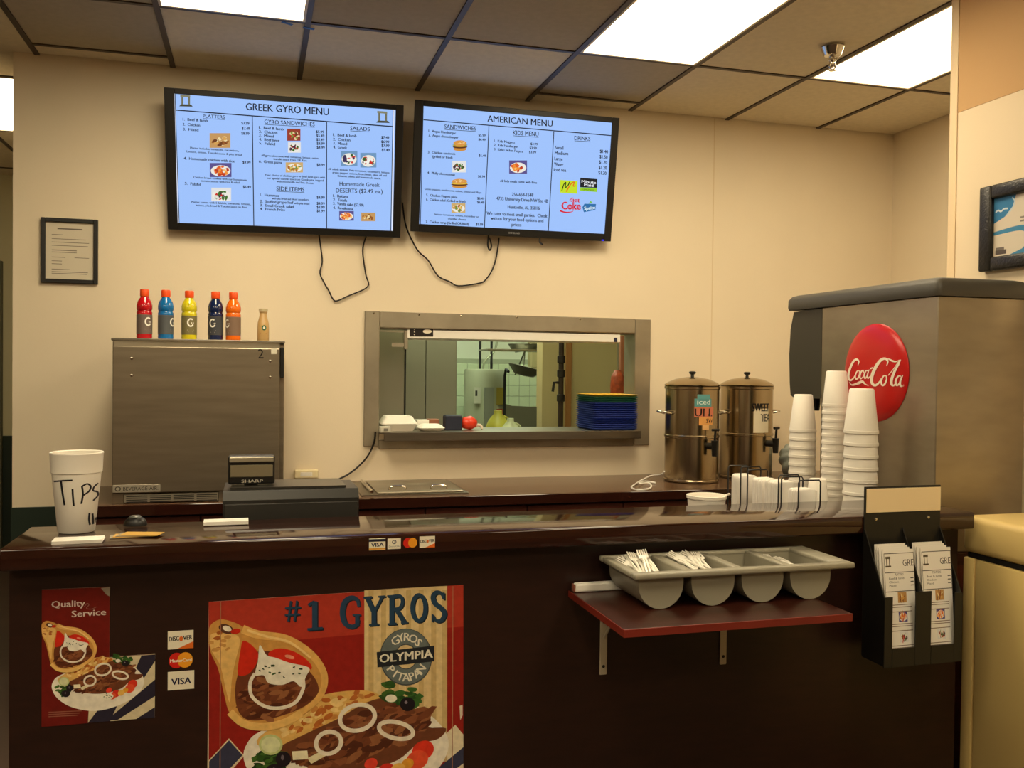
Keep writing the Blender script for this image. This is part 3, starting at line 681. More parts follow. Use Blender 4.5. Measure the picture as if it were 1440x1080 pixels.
a = Art(a.to3, (0, -1, 0), 1e-4); a.rect(.063, .87, .122, .93, (206, 76, 40)); a.build('red_sticker', PRINT, wh)
for x in (-.05, .06): simple('pipe', lambda b: tube(b, [(x, 0, 1.295), (x, 0, 2.5)], .012, 8), BLACKM, wh)
simple('vent_pipe', lambda b: tube(b, spline([(-.02, 0, 1.30), (.0, 0, 1.38), (.10, 0, 1.50), (.13, 0, 1.8), (.13, 0, 2.5)], 4), .010, 8), mat('flex', (170, 175, 150), .4, .6), wh, 60)
ks = thing('kitchen_sink', 'dark steel sink table with a high splash seen through the pass-through', 'sink', (1.75, 6.5, 0)); l = L(ks)
STD = mat('steel_dark', (128, 128, 114), .4, .7)
simple('table', lambda b: (box(b, l(1.30, 6.1, .86), l(2.13, 6.85, .90), .004)), STD, ks)
simple('splash', lambda b: prism(b, [(1.86 - 1.75, .90), (2.13 - 1.75, .90), (2.13 - 1.75, 1.205), (1.93 - 1.75, 1.215), (1.86 - 1.75, 1.235)], 'Y', .33, .35), STD, ks)
simple('basin_edge', lambda b: tube(b, [l(1.30, 6.09, .90), l(2.13, 6.09, .90)], .014, 8), STEEL, ks)
for sx in (1.33, 2.10):
    for sy in (6.14, 6.81): simple('leg', lambda b: tube(b, [l(sx, sy, 0), l(sx, sy, .86)], .02, 8), STEEL, ks)
simple('faucet', lambda b: tube(b, spline([l(1.86, 6.8, .9), l(1.86, 6.8, 1.45), l(1.86, 6.7, 1.48)], 3), .011, 8), BLACKM, ks, 60)
po = thing('stock_pot', 'dark round pot on the kitchen table below the water heater', 'pot', (1.585, 6.45, .90)); simple('pot_body', lambda b: lathe(b, [(0, 0), (.055, 0), (.06, .01), (.06, .085), (.064, .09), (.058, .09), (.055, .012), (0, .012)], seg=24), mat('pot_dark', (50, 46, 38), .3, .8), po, 40); simple('pot_rim', lambda b: lathe(b, [(.0605, .06), (.066, .062), (.066, .09), (.0605, .092)], seg=24), BLACK, po, 40)
def jug(label, p, s, c):
    t = thing('plastic_jug', label, 'jug', p, .3)
    simple('jug_body', lambda b: lathe(b, [(0, 0), (.05 * s, 0), (.055 * s, .01), (.055 * s, .09 * s), (.04 * s, .125 * s), (.018 * s, .15 * s), (.018 * s, .165 * s), (0, .165 * s)], seg=16), c, t, 50)
    simple('jug_handle', lambda b: tube(b, spline([(.03 * s, 0, .14 * s), (.06 * s, 0, .12 * s), (.053 * s, 0, .07 * s)], 4), .008, 6), c, t, 60)
jug('yellow plastic jug behind the white one by the kitchen sink', (1.76, 6.62, .90), 1.75, mat('yellow_jug', (206, 196, 80), .4))
jug('white plastic jug with yellowish base beside the kitchen sink', (1.81, 6.45, .90), 1.45, mat('white_jug', (232, 232, 190), .4))
rp = thing('white_plate', 'round white dish standing on edge by the jugs', 'dish', (1.70, 6.40, .90)); simple('dish', lambda b: lathe(b, [(0, 0), (.035, .004), (.048, .016), (.044, .02), (.03, .008), (0, .006)], (0, 0, .05), 24, 'Y'), WHITE, rp, 50); simple('dish_foot', lambda b: lathe(b, [(.022, .004), (.022, .020), (.026, .020)], (0, 0, .05), 20, 'Y'), WHITE, rp, 50)
pp_ = thing('iron_pipe', 'dark upright iron pipe with valves in front of the cream kitchen wall', 'pipe', (2.29, 6.72, 0))
simple('pipe', lambda b: tube(b, [(0, 0, 0), (0, 0, 2.75)], .021, 10), mat('rusty_iron', (70, 48, 34), .6, .3, var=.3, vscale=20), pp_, 60)
for z in (1.28, 1.47, 1.58, 1.02): simple('coupling', lambda b: lathe(b, [(.021, -.03), (.032, -.025), (.032, .025), (.021, .03)], (0, 0, z), 12), mat('iron_dark', (52, 38, 28), .6, .3), pp_, 40)
simple('valve', lambda b: (tube(b, [(-.02, 0, 1.40), (-.06, -.01, 1.40), (-.07, -.01, 1.33)], .011, 8)), mat('iron_dark', (52, 38, 28)), pp_)
# hanging rack with pans
hr = thing('pan_shelf', 'wall shelf of wire and steel high in the kitchen', 'shelf', (1.95, 7.9, 1.62)); l = L(hr)
simple('shelf_board', lambda b: box(b, l(1.95, 7.7, 1.66), l(2.55, 8.05, 1.675), .002), STEEL, hr)
simple('shelf_bracket', lambda b: tube(b, [l(2.3, 8.05, 1.66), l(2.3, 7.75, 1.66), l(2.3, 8.05, 1.45)], .008, 6), STD, hr)
pn = thing('steel_pan', 'dark steel pan lying on the kitchen wall shelf', 'pan', (2.33, 7.86, 1.676)); simple('pan_body', lambda b: lathe(b, [(0, 0), (.12, 0), (.15, .05), (.145, .05), (.115, .006), (0, .006)], seg=24), STD, pn, 40); simple('pan_handle', lambda b: tube(b, [(.14, 0, .045), (.30, -.03, .055)], .009, 6), STD, pn)
ld = thing('steel_colander', 'steel colander hooked tilted under the kitchen wall shelf', 'colander', (2.28, 7.72, 1.4405))
bm = B(); lathe(bm, [(0, 0), (.09, .01), (.15, .07), (.155, .075), (.15, .08), (.085, .02), (0, .012)], seg=24); bmesh.ops.rotate(bm, verts=bm.verts, cent=(0, 0, 0), matrix=Matrix.Rotation(.25, 3, 'Y')); obj('bowl', bm, STD, ld, 40)
simple('hanger', lambda b: tube(b, [(.0, 0, .05), (.02, .03, .2195)], .006, 6), STD, ld)
eb = thing('electric_box', 'cream electrical box on the far kitchen wall', 'box', (2.80, KY - .05, 1.62)); simple('case', lambda b: box(b, (-.13, -.05, -.12), (.13, .049, .3), .006), mat('kitchen_cream2', (200, 186, 140), .6), eb); simple('cover', lambda b: box(b, (-.11, -.056, -.10), (.11, -.05, .28), .003), mat('kitchen_cream3', (190, 176, 130), .6), eb)
# vertical broiler at the right edge of the opening
vb = thing('gyro_broiler', 'upright broiler plate with a spit of reddish meat behind the tray stack', 'broiler', (2.235, 5.42, 1.0)); l = L(vb)
simple('base', lambda b: box(b, (-.08, -.1, -1.0), (.12, .12, .06), .005), STEEL, vb)
simple('heater_plate', lambda b: box(b, (.02, .02, .06), (.07, .06, .72), .004), mat('copper_plate', (190, 120, 90), .4, .5), vb)
simple('spit', lambda b: tube(b, [(-.02, -.03, .06), (-.02, -.03, .72)], .006, 8), STEELD, vb)
bm = B(); lathe(bm, [(0, .22), (.03, .22), (.04, .30), (.045, .40), (.042, .46), (.02, .50), (0, .50)], (-.02, -.03, 0), 20)
for v in bm.verts: v.co.x += random.uniform(-.004, .004); v.co.y += random.uniform(-.004, .004)
obj('meat_cone', bm, mat('roast_meat', (176, 74, 34), .5, bump=.8, bscale=60, var=.3, vscale=40), vb, 70)
# ================================================================== WALL FRAME, COOLER, BOTTLES
pf = thing('framed_certificate', 'small framed letter with black frame on the back wall at left', 'picture', (-.86, YB, 1.889))
l = L(pf)
def fr4(b, x0, x1, z0, z1, y0, y1, w):
    for lo, hi in (((x0, z0), (x0 + w, z1)), ((x1 - w, z0), (x1, z1)), ((x0 + w, z0), (x1 - w, z0 + w)), ((x0 + w, z1 - w), (x1 - w, z1))): box(b, (lo[0], y0, lo[1]), (hi[0], y1, hi[1]), .002, 1)
simple('frame', lambda b: fr4(b, -.125, .125, 0, .311, -.02, -.001, .019), BLACK, pf)
simple('paper', lambda b: box(b, (-.106, -.008, .019), (.106, -.001, .292)), mat('certificate_paper', (214, 204, 182), .5), pf)
a = Art(lambda p: Vector((p[0], -.0082, p[1])), (0, -1, 0), 3e-5)
TX = (96, 88, 78)
def tl(a, s, x0, x1, z, cap): 
    vs, fs = glyphs(s); X0 = min(v.x for v in vs); X1 = max(v.x for v in vs)
    a._add([a.to3((x0 + (x1 - x0) * (v.x - X0) / (X1 - X0), z + v.y * cap / .73)) for v in vs], fs, TX)
a.line([(-.055, .261), (.055, .261)], .006, (110, 100, 88), raw=True)
for i, (x0, x1, z) in enumerate(((-.08, -.03, .232), (-.08, .07, .212), (-.08, .085, .196), (-.08, .08, .180), (-.08, .03, .158), (-.08, .03, .148), (-.08, -.02, .124), (.02, .085, .124), (-.08, -.035, .106), (-.08, -.035, .092), (-.08, .0, .066), (-.08, .08, .054), (-.08, .075, .046))):
    a.line([(x0, z), (x1, z)], .003 if i not in (4,) else .004, (128, 118, 104), raw=True, up=False)
a.build('typed_lines', PRINT, pf)

ck = thing('cooler', 'stainless countertop cooler with a 2 on its door', 'cooler', (-.23, 4.5, BZ)); l = L(ck)
CX0, CX1, CYF, CZ1 = -.586, .128, 4.20, 1.614
SCOOL = mat('cooler_steel', (158, 147, 128), .34, .9, var=.12, vscale=3, bump=.05, bscale=50, stretch=(1, 1, 10))
simple('cabinet', lambda b: box(b, l(CX0, CYF + .03, BZ), l(CX1, 4.80, CZ1 - .012), .003, 1), SCOOL, ck)
simple('top_plate', lambda b: box(b, l(CX0 - .002, CYF - .002, CZ1 - .012), l(CX1 + .002, 4.802, CZ1), .003, 1), STEEL, ck)
simple('door', lambda b: box(b, l(CX0 + .006, CYF - .012, .952), l(CX1 - .020, CYF + .029, CZ1 - .034), .004, 2), SCOOL, ck)
simple('door_gasket', lambda b: box(b, l(CX0 + .01, CYF + .004, CZ1 - .0335), l(CX1 - .02, CYF + .029, CZ1 - .0125)), STEELD, ck)
simple('door_hinge', lambda b: box(b, l(CX1 - .0195, CYF - .014, 1.45), l(CX1 - .002, CYF + .028, CZ1 - .03), .003, 1), BLACK, ck)
for x, z in ((-.505, 1.528), (-.505, 1.455), (.066, 1.524), (.066, 1.452)):
    simple('bolt', lambda b: lathe(b, [(0, -.0175), (.0055, -.016), (.0065, -.012)], l(x, CYF, z), 12, 'Y'), CHROME, ck, 50)
a = Art(lambda p: Vector(l(p[0], CYF - .0122, p[1])), (0, -1, 0), 5e-5)
vs, fs = glyphs('2'); a._add([a.to3((.012 + v.x * .055, 1.535 + v.y * .06)) for v in vs], fs, (14, 14, 16)); a.build('door_number', PRINT, ck)
simple('white_sticker', lambda b: box(b, l(.070, CYF - .0128, 1.555), l(.094, CYF - .012, 1.580)), mat('sticker', (226, 220, 200), .6), ck)
simple('name_plate', lambda b: box(b, l(-.578, CYF - .015, .955), l(-.388, CYF - .012, .988), .001, 1), mat('plate_silver', (190, 184, 168), .35, .6), ck)
a = Art(lambda p: Vector(l(p[0], CYF - .0151, p[1])), (0, -1, 0), 4e-5)
vs, fs = glyphs('BEVERAGE-AIR.'); X1 = max(v.x for v in vs); a._add([a.to3((-.538 + v.x / X1 * .142, .964 + v.y * .021)) for v in vs], fs, (26, 24, 22)); a.ell(-.557, .9715, .012, .010, (60, 56, 50)); a.ell(-.557, .9715, .008, .0065, (170, 164, 148)); a.build('plate_lettering', PRINT, ck)
gr = simple('grille', lambda b: box(b, l(-.535, CYF - .006, BZ + .004), l(-.15, CYF + .02, .945), .002, 1), mat('grille_grey', (150, 142, 126), .45, .4), ck)
for i in range(4):
    for j in range(4): simple('grille_slot', lambda b: box(b, l(-.525 + i * .095, CYF - .0068, .911 + j * .008), l(-.44 + i * .095, CYF - .0055, .9145 + j * .008)), BLACKM, gr)
simple('kick_plate', lambda b: box(b, l(CX0 + .004, CYF, BZ), l(-.536, CYF + .029, .951), .001, 1), SCOOL, ck)
simple('kick_plate', lambda b: box(b, l(-.149, CYF, BZ), l(CX1 - .002, CYF + .029, .951), .001, 1), SCOOL, ck)

def bottle(label, x, liquid, lab, capc, G=0, h=.222, rot=0.0):
    p = onY(x, 472, 4.36)
    t = thing('sports_drink_bottle', label, 'bottle', (p.x, 4.36, CZ1 + .0005), 0, 'sports drink bottles on the cooler')
    lm = mat('drink_' + label.split()[0], liquid, .12, spec=.6, coat=.4)
    simple('bottle_body', lambda b: lathe(b, [(0, 0), (.026, 0), (.0325, .004), (.0335, .012), (.0325, .018), (.033, .020), (.033, .112), (.0335, .118), (.030, .126), (.0335, .134), (.0335, .15), (.029, .168), (.018, .186), (.0145, .193), (0, .193)], seg=28), lm, t, 40)
    simple('cap', lambda b: (lathe(b, [(0, .190), (.0185, .190), (.0195, .193), (.0195, .218), (.018, .2215), (0, .222)], seg=28)), capc, t, 35)
    lb = simple('label_sleeve', lambda b: lathe(b, [(.0331, .024), (.0337, .0245), (.0337, .108), (.0331, .1085)], seg=28), mat('label_' + label.split()[0], lab, .4), t, 40)
    # printed letter G wrapped round the sleeve
    def wrap(p):
        ang = -math.pi / 2 + (p[0] / .0338) + rot; r = .0339
        return Vector((r * math.cos(ang), r * math.sin(ang), p[1]))
    class W(Art): pass
    a = Art(wrap, (0, 0, 0), 4e-5)
    g = []
    for i in range(15): 
        q = math.radians(50 + i * 20); g.append((.0125 * math.cos(q), .078 + .0165 * math.sin(q)))
    a.line(g, .0065, (240, 238, 230), raw=True); a.line([(.002, .076), (.0135, .076)], .006, (240, 238, 230), raw=True)
    a.line([(-.014, .044), (.014, .044)], .004, (190, 186, 176), raw=True); a.line([(-.010, .036), (.010, .036)], .003, (190, 186, 176), raw=True)
    me = a.build('label_print', PRINT, lb)
bottle('red sports drink bottle with orange cap, leftmost on the cooler', 203, (190, 20, 30), (110, 96, 90), ORANGE, rot=.6)
bottle('light blue sports drink bottle second from left on the cooler', 233, (20, 110, 180), (84, 88, 92), ORANGE, rot=1.1)
bottle('yellow sports drink bottle in the middle of the row', 266, (214, 200, 30), (120, 112, 74), ORANGE, rot=.25)
bottle('navy sports drink bottle beside the orange one', 303, (16, 34, 78), (64, 66, 72), ORANGE, rot=-.35)
bottle('orange sports drink bottle standing next to the navy one', 328, (240, 110, 14), (130, 104, 86), ORANGE, rot=-.9)
p = onY(370, 473, 4.36)
cb = thing('coffee_bottle', 'small glass bottle of milky coffee with a green round emblem', 'bottle', (p.x, 4.36, CZ1 + .0005))
simple('bottle_body', lambda b: lathe(b, [(0, 0), (.024, 0), (.0265, .004), (.0265, .06), (.025, .085), (.017, .115), (.016, .130), (.018, .132), (.018, .136), (0, .136)], seg=28), mat('milky_coffee', (196, 160, 104), .15, coat=.5), cb, 40)
simple('cap', lambda b: lathe(b, [(0, .1362), (.0195, .1362), (.020, .139), (.020, .150), (0, .151)], seg=28), mat('cap_cream', (206, 190, 150), .4), cb, 40)
a = Art(lambda p: Vector((.0268 * math.cos(-math.pi / 2 + p[0] / .0268), .0268 * math.sin(-math.pi / 2 + p[0] / .0268), p[1])), (0, 0, 0), 4e-5)
a.s = 0; a.ell(.004, .062, .0105, .012, (30, 96, 66)); a.build('round_emblem', PRINT, cb)
a = Art(lambda p: Vector((.0270 * math.cos(-math.pi / 2 + p[0] / .0268), .0270 * math.sin(-math.pi / 2 + p[0] / .0268), p[1])), (0, 0, 0), 4e-5)
a.ell(.004, .062, .005, .006, (226, 226, 210)); a.line([(-.012, .036), (.014, .036)], .006, (150, 80, 50), raw=True); a.build('label_print', PRINT, cb)

# ================================================================== ON THE BACK COUNTER
ob = thing('drop_in_lid', 'flat stainless hinged cover set into the back counter', 'cover', (.77, 4.45, BZ)); l = L(ob)
simple('rim', lambda b: prism(b, [(.48 - .77, 4.225 - 4.45), (.985 - .77, 4.225 - 4.45), (.985 - .77, 4.72 - 4.45), (.48 - .77, 4.72 - 4.45)], 'Z', 0, .006), STEEL, ob)
simple('cover_plate', lambda b: box(b, l(.555, 4.25, BZ + .0062), l(.965, 4.70, BZ + .014), .003, 1), STEELD, ob)
simple('hinge_bar', lambda b: tube(b, [l(.53, 4.26, BZ + .016), l(.53, 4.69, BZ + .016)], .008, 8), CHROME, ob)
for x in (.66, .86): simple('grip', lambda b: tube(b, spline([l(x - .04, 4.33, BZ + .013), l(x - .03, 4.33, BZ + .03), l(x + .03, 4.33, BZ + .03), l(x + .04, 4.33, BZ + .013)], 3), .005, 6), CHROME, ob, 60)
wo = thing('outlet_plate', 'small white outlet box low on the back wall by the cooler', 'outlet', (.26, YB, .925)); simple('plate', lambda b: box(b, (-.06, -.03, 0), (.06, -.001, .045), .006, 2), mat('ivory_plate', (236, 222, 180), .45), wo); simple('socket', lambda b: box(b, (-.03, -.0325, .012), (.03, -.03, .033), .002, 1), WHITE, wo)
cpts = [Vector((q.x, q.y, q.z + dz)) for q, dz in ((onZ(x, y, BZ + .0055), dz) for x, y, dz in ((934, 676, .05), (930, 675, .03), (916, 672, .012), (903, 675, 0), (893, 681, 0), (888, 686, 0), (900, 689, 0), (915, 686, 0), (913, 681, .005), (899, 682, .008), (906, 678, .004), (922, 679, 0)))]
tag(simple('charger_cord', lambda b: tube(b, spline(cpts, 6), .0045, 6), WHITE, None, 60), 'thin white cord coiled on the back counter beside the urns', 'cord')
URN = mat('urn_steel', (176, 160, 132), .22, 1.0, var=.08, vscale=3, stretch=(6, 6, .6))
def urn(label, x, Y, sticker, tapx):
    t = thing('tea_urn', label, 'tea urn', (x, Y, BZ + .0005), 0, 'tea urns')
    r = .147
    simple('body', lambda b: lathe(b, [(0, 0), (r - .01, 0), (r, .004), (r, .012), (r - .003, .016), (r - .003, .236), (r + .001, .24), (r + .001, .25), (r - .003, .254), (r - .003, .495), (r + .002, .50), (r + .002, .512), (r - .006, .516), (0, .516)], seg=48), URN, t, 30)
    ld_ = simple('lid', lambda b: lathe(b, [(r + .001, .5165), (r + .002, .522), (r - .02, .536), (r - .06, .552), (.03, .562), (0, .563)], seg=48), URN, t, 40)
    simple('lid_knob', lambda b: lathe(b, [(.010, .560), (.008, .575), (.018, .582), (.019, .590), (.012, .594), (0, .594)], seg=20), BLACK, ld_, 40)
    for s in (-1, 1):
        simple('side_handle', lambda b: tube(b, spline([(s * (r - .005), -.04, .365), (s * (r + .035), -.045, .375), (s * (r + .042), 0, .376), (s * (r + .035), .045, .375), (s * (r - .005), .04, .365)], 4), .006, 8), CHROME, t, 60)
    # tap
    ang = tapx
    cx, cy = math.cos(ang), math.sin(ang)
    P = lambda d, s, z: (cx * (r + d) - cy * s, cy * (r + d) + cx * s, z)
    tp = simple('tap', lambda b: (tube(b, [P(-.01, 0, .20), P(.05, 0, .20)], .018, 12), tube(b, [P(.045, 0, .232), P(.045, 0, .15)], [.020, .015], 10)), BLACK, t, 50)
    simple('tap_lever', lambda b: (tube(b, [P(.045, 0, .222), P(.05, 0, .29)], [.007, .006], 8), tube(b, [P(.05, -.022, .288), P(.05, .022, .288)], .007, 8)), BLACK, tp)
    # printed label wrapped on the drum
    def wrap(p):
        q = p[0] / r; rr = r - .0022
        return Vector((rr * math.cos(q), rr * math.sin(q), p[1]))
    a = Art(wrap, (0, 0, 0), 4e-5)
    class _A: pass
    def w2(k): return lambda p: Vector(((r - .0026 + .0003 * k) * math.cos(p[0] / r), (r - .0026 + .0003 * k) * math.sin(p[0] / r), p[1]))
    sticker(w2, t)
    return t
def strip(a, pts, col):
    """polygon cut in narrow upright slices so that it bends with the drum"""
    a.poly(pts, col)
def st_un(w2, t):
    c = -1.58 * .147
    a = Art(w2(1), (0, 0, 0), 4e-5)
    def R(x0, x1, z0, z1, col, a=a):
        n = 6
        for i in range(n): a.poly([(c + x0 + (x1 - x0) * i / n, z0), (c + x0 + (x1 - x0) * (i + 1) / n, z0), (c + x0 + (x1 - x0) * (i + 1) / n, z1), (c + x0 + (x1 - x0) * i / n, z1)], col)
    R(-.055, .045, .405, .45, (90, 150, 150)); R(-.04, .035, .45, .472, (96, 160, 160)); R(-.055, .06, .352, .407, (206, 120, 90)); R(-.03, .055, .310, .353, (222, 160, 90)); R(-.01, .03, .285, .311, (230, 180, 120))
    a.build('label_picture', PRINT, t)
    a = Art(w2(2), (0, 0, 0), 4e-5)
    def tx(s, x0, x1, z, cap, col, b=0):
        vs, fs = glyphs(s); X0 = min(v.x for v in vs); X1 = max(v.x for v in vs)
        for d in ((0,) if not b else (-b, b)): a._add([a.to3((c + d + x0 + (x1 - x0) * (v.x - X0) / (X1 - X0), z + v.y * cap / .73)) for v in vs], fs, col)
    tx('iced', -.04, .035, .420, .028, (214, 232, 226), .001); tx('UN.', -.052, .05, .357, .044, (24, 18, 22), .0012); tx('SW', .012, .055, .322, .024, (60, 24, 20), .001)
    a.build('label_lettering', PRINT, t)
def st_sweet(w2, t):
    c = -1.80 * .147
    a = Art(w2(1), (0, 0, 0), 4e-5)
    for i in range(8): a.poly([(c - .005 + .0125 * i, .260), (c - .005 + .0125 * (i + 1), .260), (c - .005 + .0125 * (i + 1), .392), (c - .005 + .0125 * i, .392)], (226, 216, 190))
    a.build('label_paper', PRINT, t)
    a = Art(w2(2), (0, 0, 0), 4e-5)
    def tx(s, x0, x1, z, cap, col, b=0):
        vs, fs = glyphs(s); X0 = min(v.x for v in vs); X1 = max(v.x for v in vs)
        for d in (-b, b): a._add([a.to3((c + d + x0 + (x1 - x0) * (v.x - X0) / (X1 - X0), z + v.y * cap / .73)) for v in vs], fs, col)
    tx('SWEET', -.014, .098, .378, .046, (18, 16, 20), .0025); tx('TEA', .040, .105, .322, .044, (18, 16, 20), .0025)
    a.build('label_lettering', PRINT, t)
urn('stainless tea urn with a colourful iced tea label, left of the pair', 2.285, 4.50, st_un, -1.37)
urn('stainless tea urn marked SWEET TEA, right of the pair', 2.675, 4.60, st_sweet, -1.14)
bm = B(); bmesh.ops.create_icosphere(bm, subdivisions=4, radius=1, matrix=Matrix.Translation((0, 0, .095)) @ Matrix.Diagonal((.075, .075, .095, 1)))
for v in bm.verts:
    k = 1 + .14 * math.sin(v.co.x * 70 + v.co.z * 40) * math.cos(v.co.y * 60 + v.co.z * 75); v.co.x *= k; v.co.y *= k; v.co.z = max(0, .095 + (v.co.z - .095) * k)
pb = thing('plastic_bag', 'crumpled grey-blue plastic bag on the back counter right of the urns', 'bag', (2.95, 4.55, BZ + .001)); obj('bag_body', bm, mat('bag_film', (150, 158, 152), .25), pb, 60)
simple('bag_neck', lambda b: tube(b, spline([(.0, -.0, .18), (.01, 0, .20), (.04, .01, .205)], 4), [.02, .018, .014, .010, .010, .012, .016, .018, .02], 8), MATS['bag_film'], pb, 60)
# ================================================================== BEHIND THE BAR
WZ = .89
rg = thing('cash_register', 'black cash register seen from behind, with a raised customer display', 'cash register', (.10, 2.90, WZ)); l = L(rg)
RX0, RX1, RY0, RY1 = -.085, .300, 2.72, 3.06
simple('case', lambda b: prism(b, [(RY0 - 2.90, 0), (RY1 - 2.90, 0), (RY1 - 2.90, .16), (2.99 - 2.90, .245), (RY0 + .025 - 2.90, .25), (RY0 - 2.90, .225)], 'X', RX0 - .10, RX1 - .10), mat('register_case', (34, 33, 30), .38), rg)
simple('rear_cover', lambda b: box(b, l(RX0 + .004, RY0 - .004, WZ + .02), l(RX1 - .004, RY0 + .001, WZ + .215), .002, 1), mat('register_back', (40, 38, 34), .5), rg)
simple('top_cover', lambda b: prism(b, [(-.14, .2505), (.08, .2462), (.08, .252), (-.14, .257)], 'X', -.165, .165), mat('register_top', (52, 50, 46), .3), rg)
dsp = simple('display_pole', lambda b: box(b, l(-.028, 2.83, 1.14), l(.012, 2.855, 1.185), .003, 1), BLACK, rg)
simple('display_head', lambda b: box(b, l(-.074, 2.81, 1.150), l(.060, 2.865, 1.234), .006, 2), BLACK, rg)
simple('display_window', lambda b: box(b, l(-.068, 2.806, 1.172), l(.054, 2.8095, 1.208), .002, 1), mat('display_glass', (170, 164, 140), .18, .6), rg)
simple('display_visor', lambda b: box(b, l(-.070, 2.804, 1.216), l(.056, 2.8095, 1.231), .002, 1), mat('display_silver', (186, 180, 160), .3, .6), rg)
a = Art(lambda p: Vector(l(p[0], 2.8095, p[1])), (0, -1, 0), 2e-4)
vs, fs = glyphs('SHARP'); X1 = max(v.x for v in vs); a._add([a.to3((-.036 + v.x / X1 * .062, 1.155 + v.y * .013)) for v in vs], fs, (206, 200, 186)); a.build('maker_lettering', PRINT, rg)

# cups -----------------------------------------------------------
def cup_prof(rt, rb, h, t=.0014):      # upside-down cup: closed end on top
    return [(0, h), (rt - .004, h), (rt, h - .004), (rb - .0015, .012), (rb, .011), (rb, .001), (rb - .001, 0), (rb - t - .0005, 0), (rt - t, h - .006), (0, h - .006)]
def cups(label, n, x, y, rt, rb, h, step):
    me = None
    for i in range(n):
        if me is None:
            o = simple('foam_cup', lambda b: lathe(b, cup_prof(rt, rb, h), seg=32), FOAM, None, 40); me = o.data
        else: o = bpy.data.objects.new('foam_cup', me); COL.objects.link(o)
        o.location = (x, y, WZ + .0005 + i * step)
        q = n - 1 - i
        tag(o, ('topmost foam cup of the ' if q == 0 else '%s foam cup from the top of the ' % (ORD[q] if q < len(ORD) else 'lowest')) + label, 'foam cup', 'upside-down foam cups in the ' + label)
def q_(x, Y): return onY(x, 600, Y)
cups('stack nearest the urns', 12, q_(1129, 3.20).x, 3.20, .036, .0530, .150, .0338)
cups('tall stack in the middle', 18, q_(1175, 3.0).x, 3.0, .0368, .0502, .136, .0283)
cups('wide stack before the red disc', 10, q_(1211, 2.80).x, 2.80, .042, .0600, .160, .0438)
cups('short stack between the two taller ones', 9, q_(1151, 2.90).x, 2.90, .030, .040, .09, .0165)

# rack with napkins ------------------------------------------------
RXC, RYA, RYB, RZT = 1.831, 2.72, 3.205, 1.131
rk = thing('wire_rack', 'black wire rack with upright loops holding white napkins', 'rack', (RXC, 2.95, WZ)); l = L(rk)
for y, dz, hw in ((2.725, 0, .043), (2.83, 0, .043), (2.85, .004, .042), (3.06, 0, .043), (3.11, .006, .043), (3.205, 0, .043)):
    simple('wire_loop', lambda b: tube(b, [l(RXC - hw, y, WZ), l(RXC - hw, y, RZT + dz - .008), l(RXC - hw + .006, y, RZT + dz), l(RXC + hw - .006, y, RZT + dz), l(RXC + hw, y, RZT + dz - .008), l(RXC + hw, y, WZ)], .0028, 6), WIRE, rk, 60)
for s in (-1, 1): simple('base_wire', lambda b: tube(b, [l(RXC + s * .043, 2.72, WZ + .003), l(RXC + s * .043, 3.21, WZ + .003)], .003, 6), WIRE, rk)
nm = None
bundles = (('nearest the customer', 2.735, 6, 1.100), ('second from the customer', 2.865, 8, 1.112), ('third from the customer', 2.965, 7, 1.108), ('farthest from the customer', 3.125, 6, 1.104))
for nmb, y0, n, zt in bundles:
    for i in range(n):
        hgt = zt - WZ - .007
        key = 'napkin'
        bm = B(); prism(bm, rrect(-.037, 0, .037, hgt - random.uniform(0, .004), .012, 3), 'Y', 0, .0095)
        bmesh.ops.bevel(bm, geom=bm.edges[:], offset=.002, segments=1, affect='EDGES')
        o = obj('paper_napkin', bm, PAPER, None, 50); o.location = (RXC + random.uniform(-.002, .002), y0 + i * .0108, WZ + .0065)
        tag(o, 'folded white napkin in the rack bundle %s' % nmb, 'napkin', 'napkins in the bundle ' + nmb)
# white tub
tb = thing('foam_tub', 'white foam tub with a dark label peeking over the bar', 'tub', (q_(995, 2.80).x, 2.80, WZ))
simple('tub_body', lambda b: lathe(b, [(0, 0), (.048, 0), (.050, .003), (.064, .178), (.0675, .180), (.0675, .190), (.064, .191), (.061, .186), (.048, .006), (0, .006)], seg=32), FOAM, tb, 40)
simple('lid_tab', lambda b: tube(b, [(.058, -.02, .189), (.066, -.028, .194), (.072, -.032, .196)], .004, 6), FOAM, tb)
a = Art(lambda p: Vector((.0642 * math.cos(p[0]), .0642 * math.sin(p[0]), p[1])), (0, 0, 0), 4e-5)
for i in range(4): a.poly([(-2.02 + .12 * i, .150), (-1.90 + .12 * i, .150), (-1.90 + .12 * i, .166), (-2.02 + .12 * i, .166)], (40, 36, 32))
a.build('printed_label', PRINT, tb)

# ================================================================== SODA MACHINE
MX, MY0, MY1, MXR = 2.22, 2.582, 3.46, 2.588
sm = thing('soda_dispenser', 'large stainless soda dispenser with a red Coca-Cola disc on its side', 'soda dispenser', (2.40, 3.0, WZ)); l = L(sm)
MS = mat('dispenser_steel', (170, 160, 142), .34, .9, var=.12, vscale=4, stretch=(1, 1, 3))
simple('cabinet', lambda b: box(b, l(MX, MY0, WZ), l(MXR, 3.237, 1.764), .003, 1), MS, sm)
def hood(b):
    # dark plastic front with a bowed face, overhanging the nozzles
    pr = [(3.2375, 1.762), (3.44, 1.757), (3.463, 1.685), (3.470, 1.575), (3.463, 1.455), (3.455, 1.403), (3.437, 1.394), (3.2375, 1.394)]
    prism(b, [(y - 3.0, z - WZ) for y, z in pr], 'X', MX - 2.40, MXR - 2.40)
simple('front_hood', hood, mat('hood_plastic', (58, 54, 44), .45), sm)
simple('splash_back', lambda b: box(b, l(MX + .02, 3.2375, WZ), l(MXR - .02, 3.26, 1.393)), BLACKM, sm)
